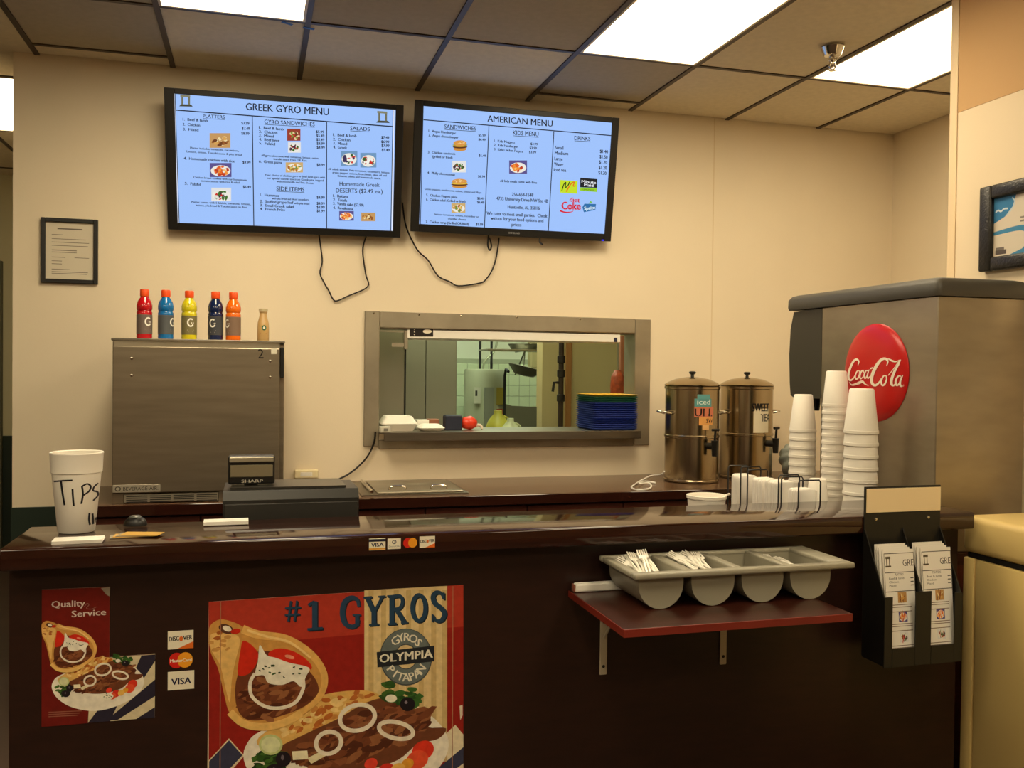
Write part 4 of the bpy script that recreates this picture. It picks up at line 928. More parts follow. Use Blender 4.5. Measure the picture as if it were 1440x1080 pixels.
simple('drip_tray', lambda b: box(b, l(MX + .01, 3.261, WZ), l(MXR - .01, 3.45, WZ + .05), .004, 1), BLACKM, sm)
for i in range(4): simple('nozzle', lambda b: lathe(b, [(0, .45), (.02, .45), (.024, .48), (.024, .5035), (0, .5035)], (MX + .055 + i * .085 - 2.40, .36, 0), 14), BLACK, sm, 40)
def rail(b):
    # rounded cap rail running round the top
    prof = [(0, 0), (-.003, .011), (-.002, .042), (.009, .058), (.028, .064)]
    rings = []
    for inset, z in prof:
        rings.append([b.verts.new(l(x, y, 1.7645 + z)) for x, y in rrect(MX - .011 + inset, MY0 - .011 + inset, MXR + .006 - inset, 3.476 - inset, .022, 4)])
    n = len(rings[0])
    for A, Bq in zip(rings, rings[1:]):
        for i in range(n): b.faces.new((A[i], A[(i + 1) % n], Bq[(i + 1) % n], Bq[i]))
    b.faces.new(rings[0]); b.faces.new(list(reversed(rings[-1])))
simple('top_rail', rail, DGREY, sm, 50)
dc = onX(1231.5, 524, MX)
DR = .182
ds = simple('red_disc', lambda b: lathe(b, [(0, -.022), (DR * .5, -.0195), (DR * .85, -.012), (DR * .97, -.005), (DR, -.0008), (DR, 0)], l(MX - .001, dc.y, dc.z), 56, 'X'), mat('coke_red', (190, 22, 20), .28), sm, 50)
def dome(y, z):
    r = min(math.hypot(y - dc.y, z - dc.z) / DR, 1)
    pts = [(0, .022), (.5, .0195), (.85, .012), (.97, .005), (1.0, .0008)]
    for (a0, h0), (a1, h1) in zip(pts, pts[1:]):
        if r <= a1: return h0 + (h1 - h0) * (r - a0) / (a1 - a0)
    return 0
def to_disc(p):
    q = onX(1090 + p[0] / 3.177, 380 + p[1] / 3.177, MX - .02)
    return Vector(l(MX - .0022 - dome(q.y, q.z), q.y, q.z))
a = Art(to_disc, (-1, 0, 0), 2e-5)
CW = (236, 226, 206)
fat = lambda w0, w1: (lambda t: w1 + (w0 - w1) * math.sin(math.pi * min(max(t, 0), 1)) ** 1)
a.line([(372, 424), (376, 408), (366, 398), (350, 406), (334, 434), (324, 464), (326, 486), (338, 491), (352, 480), (358, 468)], fat(12, 3), CW)          # C
a.line([(378, 448), (368, 452), (360, 472), (363, 486), (373, 481), (380, 462), (378, 448)], fat(7, 4), CW)                                                # o
a.line([(399, 458), (396, 449), (387, 454), (381, 472), (385, 485), (396, 476)], fat(8, 3), CW)                                                            # c
a.line([(420, 450), (409, 450), (401, 470), (405, 483), (415, 472), (422, 448)], fat(7, 4), CW); a.line([(424, 444), (416, 470), (419, 483), (428, 474)], fat(7, 3), CW)  # a
a.line([(429, 440), (441, 435)], 6, CW)                                                                                                                      # hyphen
a.line([(500, 428), (504, 408), (494, 395), (474, 402), (452, 434), (436, 476), (437, 506), (452, 514), (470, 498), (476, 484)], fat(14, 3), CW)           # C
a.line([(496, 396), (508, 397), (522, 405), (536, 408), (550, 401)], lambda t: 3 + 5 * math.sin(math.pi * t) ** 2, CW)  # flourish
a.line([(497, 470), (486, 474), (477, 496), (481, 514), (492, 508), (500, 486), (497, 470)], fat(8, 4), CW)                                                # o
a.line([(506, 470), (524, 446), (544, 412), (552, 400)], 3, CW); a.line([(553, 399), (546, 420), (530, 455), (519, 490), (519, 510), (527, 515), (535, 505)], fat(11, 4), CW)            # l
a.line([(556, 474), (545, 474), (535, 496), (538, 514), (549, 506), (558, 476)], fat(8, 4), CW); a.line([(562, 468), (552, 500), (554, 519), (564, 512)], fat(7, 3), CW)  # a
a.line([(328, 500), (340, 512), (368, 507), (392, 498), (404, 508), (420, 516)], lambda t: 3 + 9 * math.sin(math.pi * t) ** 2, CW)                         # tail
a.ell(561, 512 + 4, 3, 4, (214, 150, 130)); a.build('script_lettering', PRINT, ds)

# ================================================================== ON THE BAR TOP
FT = FZ + .0006
tc = thing('tip_cup', 'white foam cup hand-lettered TIPS on the left of the bar', 'tip cup', (-.438, 2.555, FT))
TH, R0, R1 = .205, .044, .0625
simple('cup_body', lambda b: lathe(b, [(0, 0), (R0 - .003, 0), (R0, .003), (R1 - .004, TH * .74), (R1 - .0015, TH * .75), (R1 + .0005, TH - .006), (R1 + .0015, TH - .003), (R1, TH), (R1 - .003, TH - .002), (R1 - .006, TH * .74), (R0 - .003, .006), (0, .006)], seg=40), FOAM, tc, 40)
def cupw(p):   # picture point -> cup surface
    u = (p[0] - 108.5); v = (747 - p[1]) / 114.0 * TH
    rr = R0 + (R1 - .004 - R0) * min(v / (TH * .74), 1) + .0004
    x = u / 1284 * 2.62
    base = math.atan2(-2.555, .438)
    ang = base + math.asin(max(-1, min(1, x / rr)))
    return Vector((rr * math.cos(ang), rr * math.sin(ang), v))
a = Art(cupw, (0, 0, 0), 4e-5); CropArt(a, 0, 580, 3.4286)
for st in ([(284, 318), (320, 311), (356, 309)], [(312, 312), (318, 370), (326, 430)], [(356, 350), (358, 392), (361, 434)], [(392, 338), (396, 380), (390, 426)], [(390, 342), (412, 330), (426, 344), (420, 366), (398, 384)], [(456, 334), (440, 348), (436, 366), (452, 376), (455, 396), (436, 416)], [(422, 474), (420, 505), (424, 534)], [(434, 480), (436, 510), (437, 534)], [(448, 505), (447, 520), (451, 530)]):
    a.line(st, 7.5, (22, 22, 30))
a.build('pen_lettering', PRINT, tc)
cs = thing('card_stack', 'small stack of cream cards in front of the tip cup', 'cards', (-.408, 2.405, FT), .04)
for i in range(5): simple('card', lambda b: box(b, (-.055 + .001 * (i % 2), -.028, i * .0016), (.055 + .001 * (i % 3), .028, i * .0016 + .0013)), PAPER, cs)
gc = thing('card_fan', 'gold and grey cards fanned out beside the card stack', 'cards', (-.285, 2.455, FT), -.05)
for i in range(4):
    bm = B(); boxm(bm, (.095, .05, .0011), Matrix.Translation((-.012 + i * .009, 0, .0008 + i * .0014)) @ Matrix.Rotation(-.12 * i + .15, 4, 'Z')); obj('card', bm, [mat('card_grey', (150, 140, 120), .5), mat('card_gold', (206, 160, 60), .4), mat('card_grey', (150, 140, 120)), mat('card_gold', (206, 160, 60))][i], gc)
np_ = thing('note_pad', 'narrow white note pad near the register on the bar', 'note pad', (-.072, 2.595, FT), .02)
simple('pad', lambda b: box(b, (-.058, -.026, 0), (.058, .026, .009), .001, 1), PAPER, np_); simple('cover_sheet', lambda b: box(b, (-.058, -.026, .0092), (.058, .026, .0102)), WHITE, np_)
mo = thing('black_gadget', 'small black rounded gadget at the rear edge of the bar', 'gadget', (-.305, 2.622, FT))
bm = B(); bmesh.ops.create_uvsphere(bm, u_segments=24, v_segments=12, radius=1, matrix=Matrix.Diagonal((.030, .024, .026, 1)))
bmesh.ops.bisect_plane(bm, geom=bm.verts[:] + bm.edges[:] + bm.faces[:], plane_co=(0, 0, 0), plane_no=(0, 0, -1), clear_outer=True); obj('shell', bm, BLACK, mo, 60)
simple('top_button', lambda b: lathe(b, [(.016, .0215), (.013, .0255), (0, .027)], seg=20), mat('gadget_grey', (90, 92, 88), .25), mo, 60)

# card signs on the bar edge and on the front panel
def sticker(name, label, px, Y, draw, th=.0008):
    """flat sticker whose outline is given by its two corners on the plane Y"""
    p0, p1 = onY(px[0], px[1], Y), onY(px[2], px[3], Y)
    t = thing(name, label, 'card sticker', ((p0.x + p1.x) / 2, Y, min(p0.z, p1.z)), 0, 'payment card stickers')
    w_, h_ = abs(p1.x - p0.x), abs(p0.z - p1.z)
    bk, dr = draw
    if bk: simple('backing', lambda b: box(b, (-w_ / 2, -th, 0), (w_ / 2, -.0001, h_)), bk, t)
    a = Art(lambda p: Vector((-w_ / 2 + p[0] * w_, -th - .0001, (1 - p[1]) * h_)), (0, -1, 0), 4e-5); dr(a); a.build('print', PRINT, t)
STW = mat('sticker_white', (236, 228, 206), .5)
def d_visa(a, top=True):
    if top: a.rect(0, .06, 1, .28, (22, 24, 50)); a.rect(0, .82, 1, .97, (222, 160, 50))
    a.text('VISA', (.14, .72), (.88, .70), .36, (24, 26, 60), bold=.012, up=True)
def d_diners(a): a.ell(.5, .34, .17, .2, (60, 66, 80)); a.ell(.5, .34, .11, .13, (226, 220, 200)); a.rect(.49, .2, .51, .48, (60, 66, 80)); a.text('Diners Club', (.1, .82), (.9, .82), .16, (50, 56, 70), up=True)
def d_mc(a, txt=True):
    a.ell(.32, .5, .32, .48, (214, 40, 30)); a.ell(.68, .5, .32, .48, (240, 160, 40))
    if txt: a.text('MasterCard', (.06, .6), (.95, .6), .2, (240, 232, 214), bold=.008, up=True)
def d_disc(a):
    a.poly([(.35, 1), (1, .62), (1, 1)], (226, 110, 36)); a.text('DISC', (.05, .55), (.44, .53), .26, (30, 30, 36), bold=.008); a.text('VER', (.60, .53), (.95, .51), .26, (30, 30, 36), bold=.008); a.ell(.52, .44, .075, .14, (226, 110, 36))
EY = FY0
sticker('card_sticker', 'VISA sticker on the edge of the bar top', (519, 757.5, 542, 773), EY, (STW, d_visa))
sticker('card_sticker', 'Diners Club sticker on the edge of the bar top', (545, 757.5, 563.5, 771.5), EY, (STW, d_diners))
sticker('card_sticker', 'MasterCard two-circle sticker on the edge of the bar top', (567, 756.5, 586.5, 770), EY, (None, lambda a: d_mc(a, False)))
sticker('card_sticker', 'DISCOVER sticker on the edge of the bar top', (590, 754.5, 611.5, 769.5), EY, (STW, d_disc))
PY = 2.40
sticker('card_sticker', 'DISCOVER sticker on the counter front, topmost of three', (236, 888, 272, 911), PY, (STW, d_disc))
sticker('card_sticker', 'MasterCard sticker on the counter front, middle of three', (237.5, 918, 271, 938.5), PY, (None, d_mc))
sticker('card_sticker', 'VISA sticker on the counter front, lowest of three', (236, 945, 273, 968), PY, (STW, lambda a: d_visa(a, False)))

# ================================================================== POSTERS
def poster_art(name, label, ox, oy, k, outline, draw):
    t0 = onY(ox + outline[0][0] / k, oy + outline[0][1] / k, PY)
    t = thing(name, label, 'poster', (t0.x, PY, .5)); l = L(t)
    def to3(p): q = onY(ox + p[0] / k, oy + p[1] / k, PY - .002); return Vector(l(q.x, PY - .0016, q.z))
    P = [onY(ox + x / k, oy + y / k, PY - .002) for x, y in outline]
    simple('paper_sheet', lambda b: prism(b, [(q.x - t.location.x, q.z - .5) for q in P], 'Y', -.0014, -.0002), mat('poster_paper', (210, 196, 170), .4), t)
    a = Art(to3, (0, -1, 0), 3e-5); draw(a); a.build('poster_picture', PRINTV, t)
MEAT = [(120, 66, 40), (96, 48, 28), (140, 84, 52), (84, 42, 26), (150, 96, 60)]
PITA = (226, 176, 96)
def gyro_wrap(a, X, Y, s):
    """folded pita with meat, tomato, sauce and an onion ring; artwork units scaled by s about the origin X,Y"""
    q = lambda pts: [(X + x * s, Y + y * s) for x, y in pts]
    a.poly([tuple(v[:2]) for v in spline([(*p, 0) for p in q([(0, 70), (10, 20), (60, -10), (130, 5), (180, 30), (240, 55), (400, 70), (520, 140), (600, 240), (612, 330), (590, 400), (520, 470), (400, 540), (280, 560), (180, 545), (110, 480), (80, 380), (50, 250), (10, 160)])], 4, True)], (206, 150, 76))
    a.poly([tuple(v[:2]) for v in spline([(*p, 0) for p in q([(10, 70), (80, 62), (150, 75), (160, 120), (140, 200), (120, 300), (110, 420), (90, 360), (60, 230), (14, 150)])], 4, True)], (232, 188, 112))
    a.speck(X + 60 * s, Y + 110 * s, 50 * s, 60 * s, [(170, 92, 40), (206, 150, 80)], 10, 5 * s, 12 * s)
    a.poly([tuple(v[:2]) for v in spline([(*p, 0) for p in q([(150, 280), (240, 160), (420, 180), (540, 280), (570, 370), (500, 440), (380, 490), (260, 515), (180, 500), (140, 420)])], 4, True)], (110, 58, 36))
    a.speck(X + 350 * s, Y + 390 * s, 190 * s, 110 * s, MEAT, 90, 6 * s, 16 * s, -15, 3.0)
    a.poly([tuple(v[:2]) for v in spline([(*p, 0) for p in q([(150, 270), (165, 150), (180, 100), (230, 130), (260, 180), (230, 250), (190, 280)])], 4, True)], (206, 44, 26))
    a.poly([tuple(v[:2]) for v in spline([(*p, 0) for p in q([(310, 165), (370, 140), (450, 160), (520, 210), (530, 250), (440, 230), (340, 215)])], 4, True)], (214, 46, 28)); a.ell(X + 420 * s, Y + 185 * s, 26 * s, 10 * s, (240, 150, 120), 15)
    a.poly([tuple(v[:2]) for v in spline([(*p, 0) for p in q([(262, 130), (275, 132), (300, 175), (350, 190), (420, 215), (520, 240), (505, 285), (480, 340), (440, 310), (380, 330), (310, 320), (285, 280), (240, 280), (255, 210)])], 4, True)], (238, 232, 214))
    a.speck(X + 370 * s, Y + 255 * s, 110 * s, 40 * s, [(60, 90, 40), (40, 60, 30)], 16, 3 * s, 5 * s)
    a.line(q([(240, 270), (215, 320), (225, 390), (290, 440), (370, 450), (450, 420), (490, 350), (490, 300)]), 18 * s, (236, 226, 206))
    a.line(q([(175, 40), (260, 70), (400, 90), (520, 160), (590, 250), (600, 330), (560, 410), (470, 480)]), lambda t: (46 - 18 * t) * s, (230, 178, 98)); a.line(q([(200, 46), (300, 78), (420, 108), (530, 190)]), 12 * s, (244, 206, 136))
    a.line(q([(110, 470), (180, 530), (290, 548), (400, 522), (480, 475)]), 40 * s, (236, 190, 110))
    a.ell(X + 90 * s, Y + 40 * s, 40 * s, 24 * s, (90, 54, 40), 20); a.ell(X + 95 * s, Y + 38 * s, 24 * s, 14 * s, (236, 226, 206), 20); a.ell(X + 140 * s, Y + 52 * s, 26 * s, 14 * s, (206, 44, 26), -10)
def gyro_plate(a, X, Y, s, full=True):
    q = lambda pts: [(X + x * s, Y + y * s) for x, y in pts]
    S_ = lambda pts: [tuple(v[:2]) for v in spline([(*p, 0) for p in q(pts)], 4, True)]
    a.poly(S_([(0, 380), (20, 290), (90, 230), (300, 150), (600, 60), (800, 60), (960, 140), (1055, 250), (1050, 360), (960, 470), (760, 580), (500, 640), (240, 600), (70, 500)]), (240, 232, 214))
    a.poly(S_([(80, 260), (300, 120), (420, 40), (640, 20), (720, 70), (640, 150), (460, 240), (200, 320), (100, 320)]), (226, 180, 100)); a.speck(X + 420 * s, Y + 140 * s, 270 * s, 70 * s, [(186, 104, 44), (240, 206, 136), (206, 140, 70)], 50, 7 * s, 18 * s, -22)
    a.poly(S_([(170, 330), (330, 240), (480, 170), (640, 80), (760, 60), (900, 120), (970, 160), (960, 210), (1050, 215), (1010, 270), (900, 300), (800, 380), (640, 430), (460, 440), (280, 400)]), (112, 64, 40))
    a.speck(X + 620 * s, Y + 260 * s, 360 * s, 110 * s, MEAT, 150, 8 * s, 20 * s, -20, 3.0)
    a.speck(X + 130 * s, Y + 390 * s, 80 * s, 70 * s, [(50, 86, 34), (70, 110, 44), (36, 60, 26)], 40, 10 * s, 20 * s)
    a.ell(X + 140 * s, Y + 300 * s, 62 * s, 54 * s, (196, 206, 140)); a.ell(X + 140 * s, Y + 300 * s, 50 * s, 42 * s, (220, 224, 176))
    for x, y, w_ in ((205, 375, 40), (160, 440, 50)): a.ell(X + x * s, Y + y * s, w_ * s, 40 * s, (32, 26, 34)); a.ell(X + (x - 4) * s, Y + (y - 8) * s, 8 * s, 14 * s, (110, 100, 110))
    a.poly(q([(250, 335), (330, 330), (335, 375), (255, 380)]), (240, 230, 196)); a.poly(q([(330, 370), (410, 330), (440, 350), (350, 400)]), (232, 220, 180))
    for cx, cy, rx, ry, ro in ((440, 290, 66, 56, -20), (590, 160, 92, 66, -15), (790, 225, 90, 42, 12)):
        a.line([(X + (cx + rx * math.cos(t) * math.cos(math.radians(ro)) - ry * math.sin(t) * math.sin(math.radians(ro))) * s, Y + (cy + rx * math.cos(t) * math.sin(math.radians(ro)) + ry * math.sin(t) * math.cos(math.radians(ro))) * s) for t in [k * math.pi / 8 for k in range(16)]], 22 * s, (236, 226, 206), 2, True)
    a.speck(X + 760 * s, Y + 30 * s, 40 * s, 50 * s, [(46, 84, 34), (64, 104, 40)], 14, 8 * s, 18 * s); a.speck(X + 860 * s, Y + 60 * s, 60 * s, 50 * s, [(40, 80, 34), (60, 104, 44)], 22, 8 * s, 18 * s); a.ell(X + 850 * s, Y + 90 * s, 40 * s, 36 * s, (28, 24, 30)); a.ell(X + 842 * s, Y + 80 * s, 8 * s, 8 * s, (150, 140, 150)); a.ell(X + 765 * s, Y + 60 * s, 30 * s, 20 * s, (240, 234, 214))
    for x, y, r, c in ((930, 330, 60, (222, 56, 34)), (900, 380, 60, (232, 84, 50)), (850, 400, 34, (230, 160, 50)), (740, 440, 50, (214, 50, 34)), (700, 470, 44, (226, 90, 50)), (660, 400, 36, (232, 70, 50)), (800, 430, 40, (240, 190, 90))): a.ell(X + x * s, Y + y * s, r * s, r * .8 * s, c, -30)
    a.ell(X + 640 * s, Y + 470 * s, 70 * s, 44 * s, (240, 234, 214), wob=.08); a.speck(X + 640 * s, Y + 470 * s, 50 * s, 30 * s, [(60, 90, 40)], 8, 4 * s, 6 * s)
def flag(a, pts, col): a.poly(pts, col)
def draw_big(a):
    a.rect(50, 170, 1372, 1300, (150, 34, 26)); a.poly([(50, 172), (858, 118), (858, 338), (350, 382), (50, 400)], (176, 56, 40)); a.poly([(1286, 88), (1372, 84), (1372, 300), (1286, 306)], (176, 56, 40))
    a.poly([(858, 112), (1288, 88), (1288, 1000), (858, 1000)], (222, 196, 142))
    for x in (880, 945, 1010, 1075, 1140, 1205, 1262): a.poly([(x, 110), (x + 26, 108), (x + 26, 1000), (x, 1000)], (204, 174, 118), up=False)
    a.layer += 1
    a.poly([(45, 1000), (155, 880), (235, 970), (180, 1034), (120, 1120), (45, 1200)], (222, 206, 170)); a.poly([(52, 1000), (155, 890), (225, 968), (120, 1080), (52, 1060)], (58, 60, 84))
    a.poly([(1288, 850), (1330, 810), (1372, 860), (1372, 1200), (1288, 1200)], (226, 212, 180)); a.poly([(1372, 925), (1372, 1010), (1240, 1110), (1200, 1070)], (58, 60, 84)); a.poly([(1352, 712), (1368, 706), (1368, 760), (1356, 786)], (226, 212, 190))
    gyro_plate(a, 232, 612, 1.0)
    gyro_wrap(a, 50, 272, 1.0)
    BL = (38, 66, 92); SH = (26, 34, 44)
    def heavy(off, col):
        ox, oy = off
        W = lambda pts, w_: a.line([(x + ox, y + oy) for x, y in pts], w_, col, up=False)
        Wr = lambda pts, w_: a.line([(x + ox, y + oy) for x, y in pts], w_, col, raw=True, up=False)
        Wr([(476, 166), (462, 272)], 10); Wr([(508, 164), (494, 270)], 10); Wr([(446, 204), (526, 198)], 9); Wr([(444, 240), (522, 234)], 9)                # #
        Wr([(600, 168), (600, 306)], 27); Wr([(566, 188), (600, 168)], 14); Wr([(562, 314), (642, 307)], 13)                                                    # 1
        W([(828, 196), (820, 160), (790, 150), (756, 172), (744, 226), (756, 280), (788, 300), (818, 290), (826, 262)], lambda t: 13 + 15 * math.sin(math.pi * t)); Wr([(820, 240), (820, 296)], 20); Wr([(796, 240), (838, 238)], 10)  # G
        Wr([(872, 148), (908, 226)], 25); Wr([(952, 142), (908, 226)], 13); Wr([(907, 220), (907, 288)], 25); Wr([(852, 150), (898, 146)], 10); Wr([(930, 145), (968, 142)], 10); Wr([(882, 292), (932, 288)], 11)  # Y
        Wr([(1000, 140), (1000, 284)], 25); W([(1004, 144), (1044, 142), (1056, 172), (1040, 204), (1006, 210)], 18); Wr([(1022, 208), (1066, 278)], 24); Wr([(976, 142), (1010, 140)], 10); Wr([(978, 288), (1026, 284)], 11); Wr([(1048, 282), (1084, 277)], 11)  # R
        W([(1140, 128), (1106, 150), (1098, 206), (1112, 258), (1142, 276), (1172, 254), (1184, 196), (1170, 146)], lambda t: 22, ) if False else a.line([(1141 + ox + 34 * math.cos(t), 203 + oy + 66 * math.sin(t)) for t in [k * math.pi / 10 for k in range(20)]], lambda t: 22, col, 2, True, up=False)  # O
        W([(1270, 156), (1258, 128), (1232, 122), (1214, 144), (1224, 178), (1258, 206), (1274, 234), (1258, 266), (1230, 268), (1212, 240)], lambda t: 12 + 14 * math.sin(math.pi * t)); Wr([(1271, 122), (1271, 160)], 8); Wr([(1211, 234), (1211, 274)], 8)   # S
        a.layer += 1
    heavy((6, 5), SH); heavy((0, 0), BL)
    # round emblem
    GR = (104, 114, 112)
    a.ell(1074, 458, 136, 148, (70, 76, 76), n=40); a.ell(1074, 456, 131, 143, GR, n=40); a.ell(1074, 456, 60, 66, (70, 76, 76), n=32); a.ell(1074, 456, 55, 61, (222, 196, 142), n=32)
    a.poly([(922, 432), (1222, 398), (1222, 480), (926, 512)], (36, 40, 46)); a.text('OLYMPIA', (938, 488), (1212, 460), 46, (232, 226, 206), bold=2.0, up=True)
    def arc_text(s, a0, a1, rx, ry, cap, flip):
        n = len(s)
        for i, ch in enumerate(s):
            th_ = math.radians(a0 + (a1 - a0) * (i + .5) / n); cx, cy = 1074 + rx * math.cos(th_), 456 - ry * math.sin(th_)
            ro = (math.pi / 2 - th_) if not flip else (-math.pi / 2 - th_)
            vs, fs = glyphs(ch); x0 = min(v.x for v in vs); x1 = max(v.x for v in vs); k = cap / .73
            P = []
            for v in vs:
                dx, dy = (v.x - (x0 + x1) / 2) * k, -(v.y - .36) * k
                P.append(a.to3((cx + dx * math.cos(ro) - dy * math.sin(ro), cy + dx * math.sin(ro) + dy * math.cos(ro))))
            a._add(P, fs, (232, 226, 206))
            P2 = []
            for v in vs:
                dx, dy = (v.x - (x0 + x1) / 2) * k + 2.5, -(v.y - .36) * k
                P2.append(a.to3((cx + dx * math.cos(ro) - dy * math.sin(ro), cy + dx * math.sin(ro) + dy * math.cos(ro))))
            a._add(P2, fs, (232, 226, 206))
        a.layer += 1
    arc_text('GYROS', 138, 36, 94, 104, 44, False); arc_text('PITAPAN', 208, 332, 96, 106, 44, True)
    for x in (112, 1318): a.line([(x, 170 if x < 200 else 90), (x - 4, 1200)], 4, (170, 120, 90), raw=True)
poster_art('gyro_poster', 'large red poster reading #1 GYROS with gyro wrap and platter', 280, 800, 3.692, [(50, 172), (1372, 84), (1372, 1420), (40, 1420)], draw_big)
def draw_small(a):
    a.poly([(150, 112), (518, 98), (516, 480), (764, 460), (762, 806), (148, 858)], (110, 26, 20))
    a.poly([(420, 490), (764, 462), (762, 806), (400, 836)], (214, 200, 166))
    for P in ([(690, 470), (764, 464), (764, 500), (640, 690), (610, 650)], [(764, 600), (764, 690), (560, 820), (500, 822)], [(762, 750), (762, 806), (660, 815)], [(400, 836), (450, 770), (560, 740), (520, 826)]): a.poly(P, (44, 40, 56))
    gyro_plate(a, 204, 470, .47)
    gyro_wrap(a, 148, 286, .485)
    a.text('Quality', (203, 210), (384, 202), 36, (214, 200, 190), bold=1.2, up=True); a.text('Service', (312, 262), (497, 250), 36, (214, 200, 190), bold=1.2, up=True); a.line([(380, 205), (395, 188), (405, 196), (392, 214), (420, 218), (445, 206)], 3, (150, 110, 100))
    for y in (778, 790, 802): a.line([(186, y), (366 - (y - 778), y - 8)], 4, (150, 100, 80), raw=True)
    a.poly([(470, 104), (520, 98), (518, 150), (500, 140)], (150, 140, 124))
poster_art('service_poster', 'smaller notched poster reading Quality Service on the counter front', 20, 800, 3.857, [(150, 112), (518, 98), (516, 480), (764, 460), (762, 806), (148, 858)], draw_small)

# ================================================================== WALL SHELF WITH CUTLERY BIN
ws = thing('wall_shelf', 'dark red-edged shelf board on white brackets on the counter front', 'shelf', (1.16, PY, .60)); l = L(ws)
SX0, SX1, SY0, SZT = .848, 1.475, 1.998, .885
simple('board', lambda b: box(b, l(SX0, SY0 + .004, SZT - .018), l(SX1, PY - .001, SZT), .001, 1), WOODS, ws)
simple('front_edge', lambda b: box(b, l(SX0, SY0, SZT - .0185), l(SX1, SY0 + .0038, SZT - .0002)), REDW, ws)
simple('side_edge', lambda b: box(b, l(SX0 - .002, SY0, SZT - .0185), l(SX0 - .0001, PY - .002, SZT - .0002)), REDW, ws)
BKM = mat('bracket_paint', (200, 190, 168), .45)
for x in (.953, 1.329):
    bkt = simple('bracket', lambda b: (box(b, l(x - .011, PY - .005, .640), l(x + .011, PY - .001, .866), .002, 1)), BKM, ws)
    simple('bracket_arm', lambda b: box(b, l(x - .010, SY0 + .12, .862), l(x + .010, PY - .005, .8665), .001, 1), BKM, bkt)
    simple('bracket_brace', lambda b: tube(b, [l(x, PY - .006, .745), l(x, PY - .11, .860)], .0045, 6), BKM, bkt)
    for z in (.664, .79): simple('screw_hole', lambda b: lathe(b, [(0, -.0006), (.0045, -.0006), (.0045, 0)], l(x, PY - .005, z), 10, 'Y'), BLACKM, bkt)
rd = thing('white_tube', 'short white plastic tube at the back left of the wall shelf', 'tube', (.93, 2.375, SZT + .0005))
simple('tube_body', lambda b: box(b, (-.075, -.012, 0), (.13, .012, .024), .005, 2), WHITE, rd); simple('tube_end', lambda b: box(b, (-.079, -.010, .002), (-.0752, .010, .022), .001, 1), mat('tube_end', (150, 90, 70), .5), rd)
bn = thing('cutlery_bin', 'grey plastic cutlery bin with four rounded troughs on the shelf', 'cutlery bin', (1.255, 2.255, SZT + .0005)); l = L(bn)
BXC = [1.012, 1.160, 1.306, 1.452]; BY0, BY1, BZT = 2.150, 2.352, .981
def trough(b, xc):
    hw, t_, seg = .0625, .003, 12
    zc = SZT + .001 + hw
    def sec(r, zb): return [(xc - r, BZT - .006)] + [(xc - r * math.cos(math.pi * k / seg), zb - r * math.sin(math.pi * k / seg)) for k in range(seg + 1)] + [(xc + r, BZT - .006)]
    o_, i_ = sec(hw, zc), sec(hw - t_, zc)
    n = len(o_)
    def P(p, y): return b.verts.new(l(p[0], y, p[1]))
    A = [P(p, BY0) for p in o_]; Bv = [P(p, BY1) for p in o_]; C = [P(p, BY0 + t_) for p in i_]; D_ = [P(p, BY1 - t_) for p in i_]
    for i in range(n - 1):
        b.faces.new((A[i], A[i + 1], Bv[i + 1], Bv[i])); b.faces.new((C[i], D_[i], D_[i + 1], C[i + 1]))
    b.faces.new(A); b.faces.new(list(reversed(Bv))); b.faces.new(list(reversed(C))); b.faces.new(D_)
for xc in BXC: simple('trough', lambda b: trough(b, xc), GREYP, bn, 40)
def brim(b):
    outer = rrect(.926, BY0 - .026, 1.574, BY1 + .022, .022, 4)
    z0, z1 = BZT - .012, BZT + .004
    # frame: outer lip + top strips between the troughs
    for (x0, x1, y0, y1) in ((.926, 1.574, BY0 - .026, BY0 + .003), (.926, 1.574, BY1 - .003, BY1 + .022), (.926, BXC[0] - .0595, BY0 + .003, BY1 - .003), (BXC[3] + .0595, 1.574, BY0 + .003, BY1 - .003)):
        box(b, l(x0, y0, z0), l(x1, y1, z1), .005, 2)
simple('rim', brim, GREYP, bn, 50)
for i in range(3): simple('divider', lambda b: box(b, l(BXC[i] + .0595, BY0 + .003, BZT - .010), l(BXC[i + 1] - .0595, BY1 - .003, BZT + .003), .004, 2), GREYP, bn, 50)
# plastic cutlery
FW = mat('cutlery_white', (240, 236, 224), .3)
def fork_bm(b):
    tube(b, [(0, -.085, 0), (0, .02, .004), (0, .045, 0)], [.0042, .0036, .005], 6)
    box(b, (-.011, .045, -.001), (.011, .062, .0015), .001, 1)
    for k in range(4): box(b, (-.011 + k * .0062, .061, -.001), (-.011 + k * .0062 + .0034, .092, .0012))
fk = None
spots = [(0, 13, 'leftmost trough'), (1, 9, 'second trough from the left'), (3, 4, 'rightmost trough')]
for ti, n, wh_ in spots:
    for i in range(n):
        if fk is None: o = simple('plastic_fork', fork_bm, FW, None, 40); fk = o.data
        else: o = bpy.data.objects.new('plastic_fork', fk); COL.objects.link(o)
        fx = BXC[ti] - .038 + .076 * (i + .5) / n
        hi = .968 if ti != 3 else .950
        o.location = (fx, 2.248 + random.uniform(-.012, .006), hi + random.uniform(-.004, .010) - .018 * abs((i + .5) / n - .5))
        o.rotation_euler = (random.uniform(.12, .34), random.uniform(-.8, .8), random.uniform(-.3, .3))
        tag(o, 'white plastic fork lying in the %s of the cutlery bin' % wh_, 'fork', 'forks in the ' + wh_)

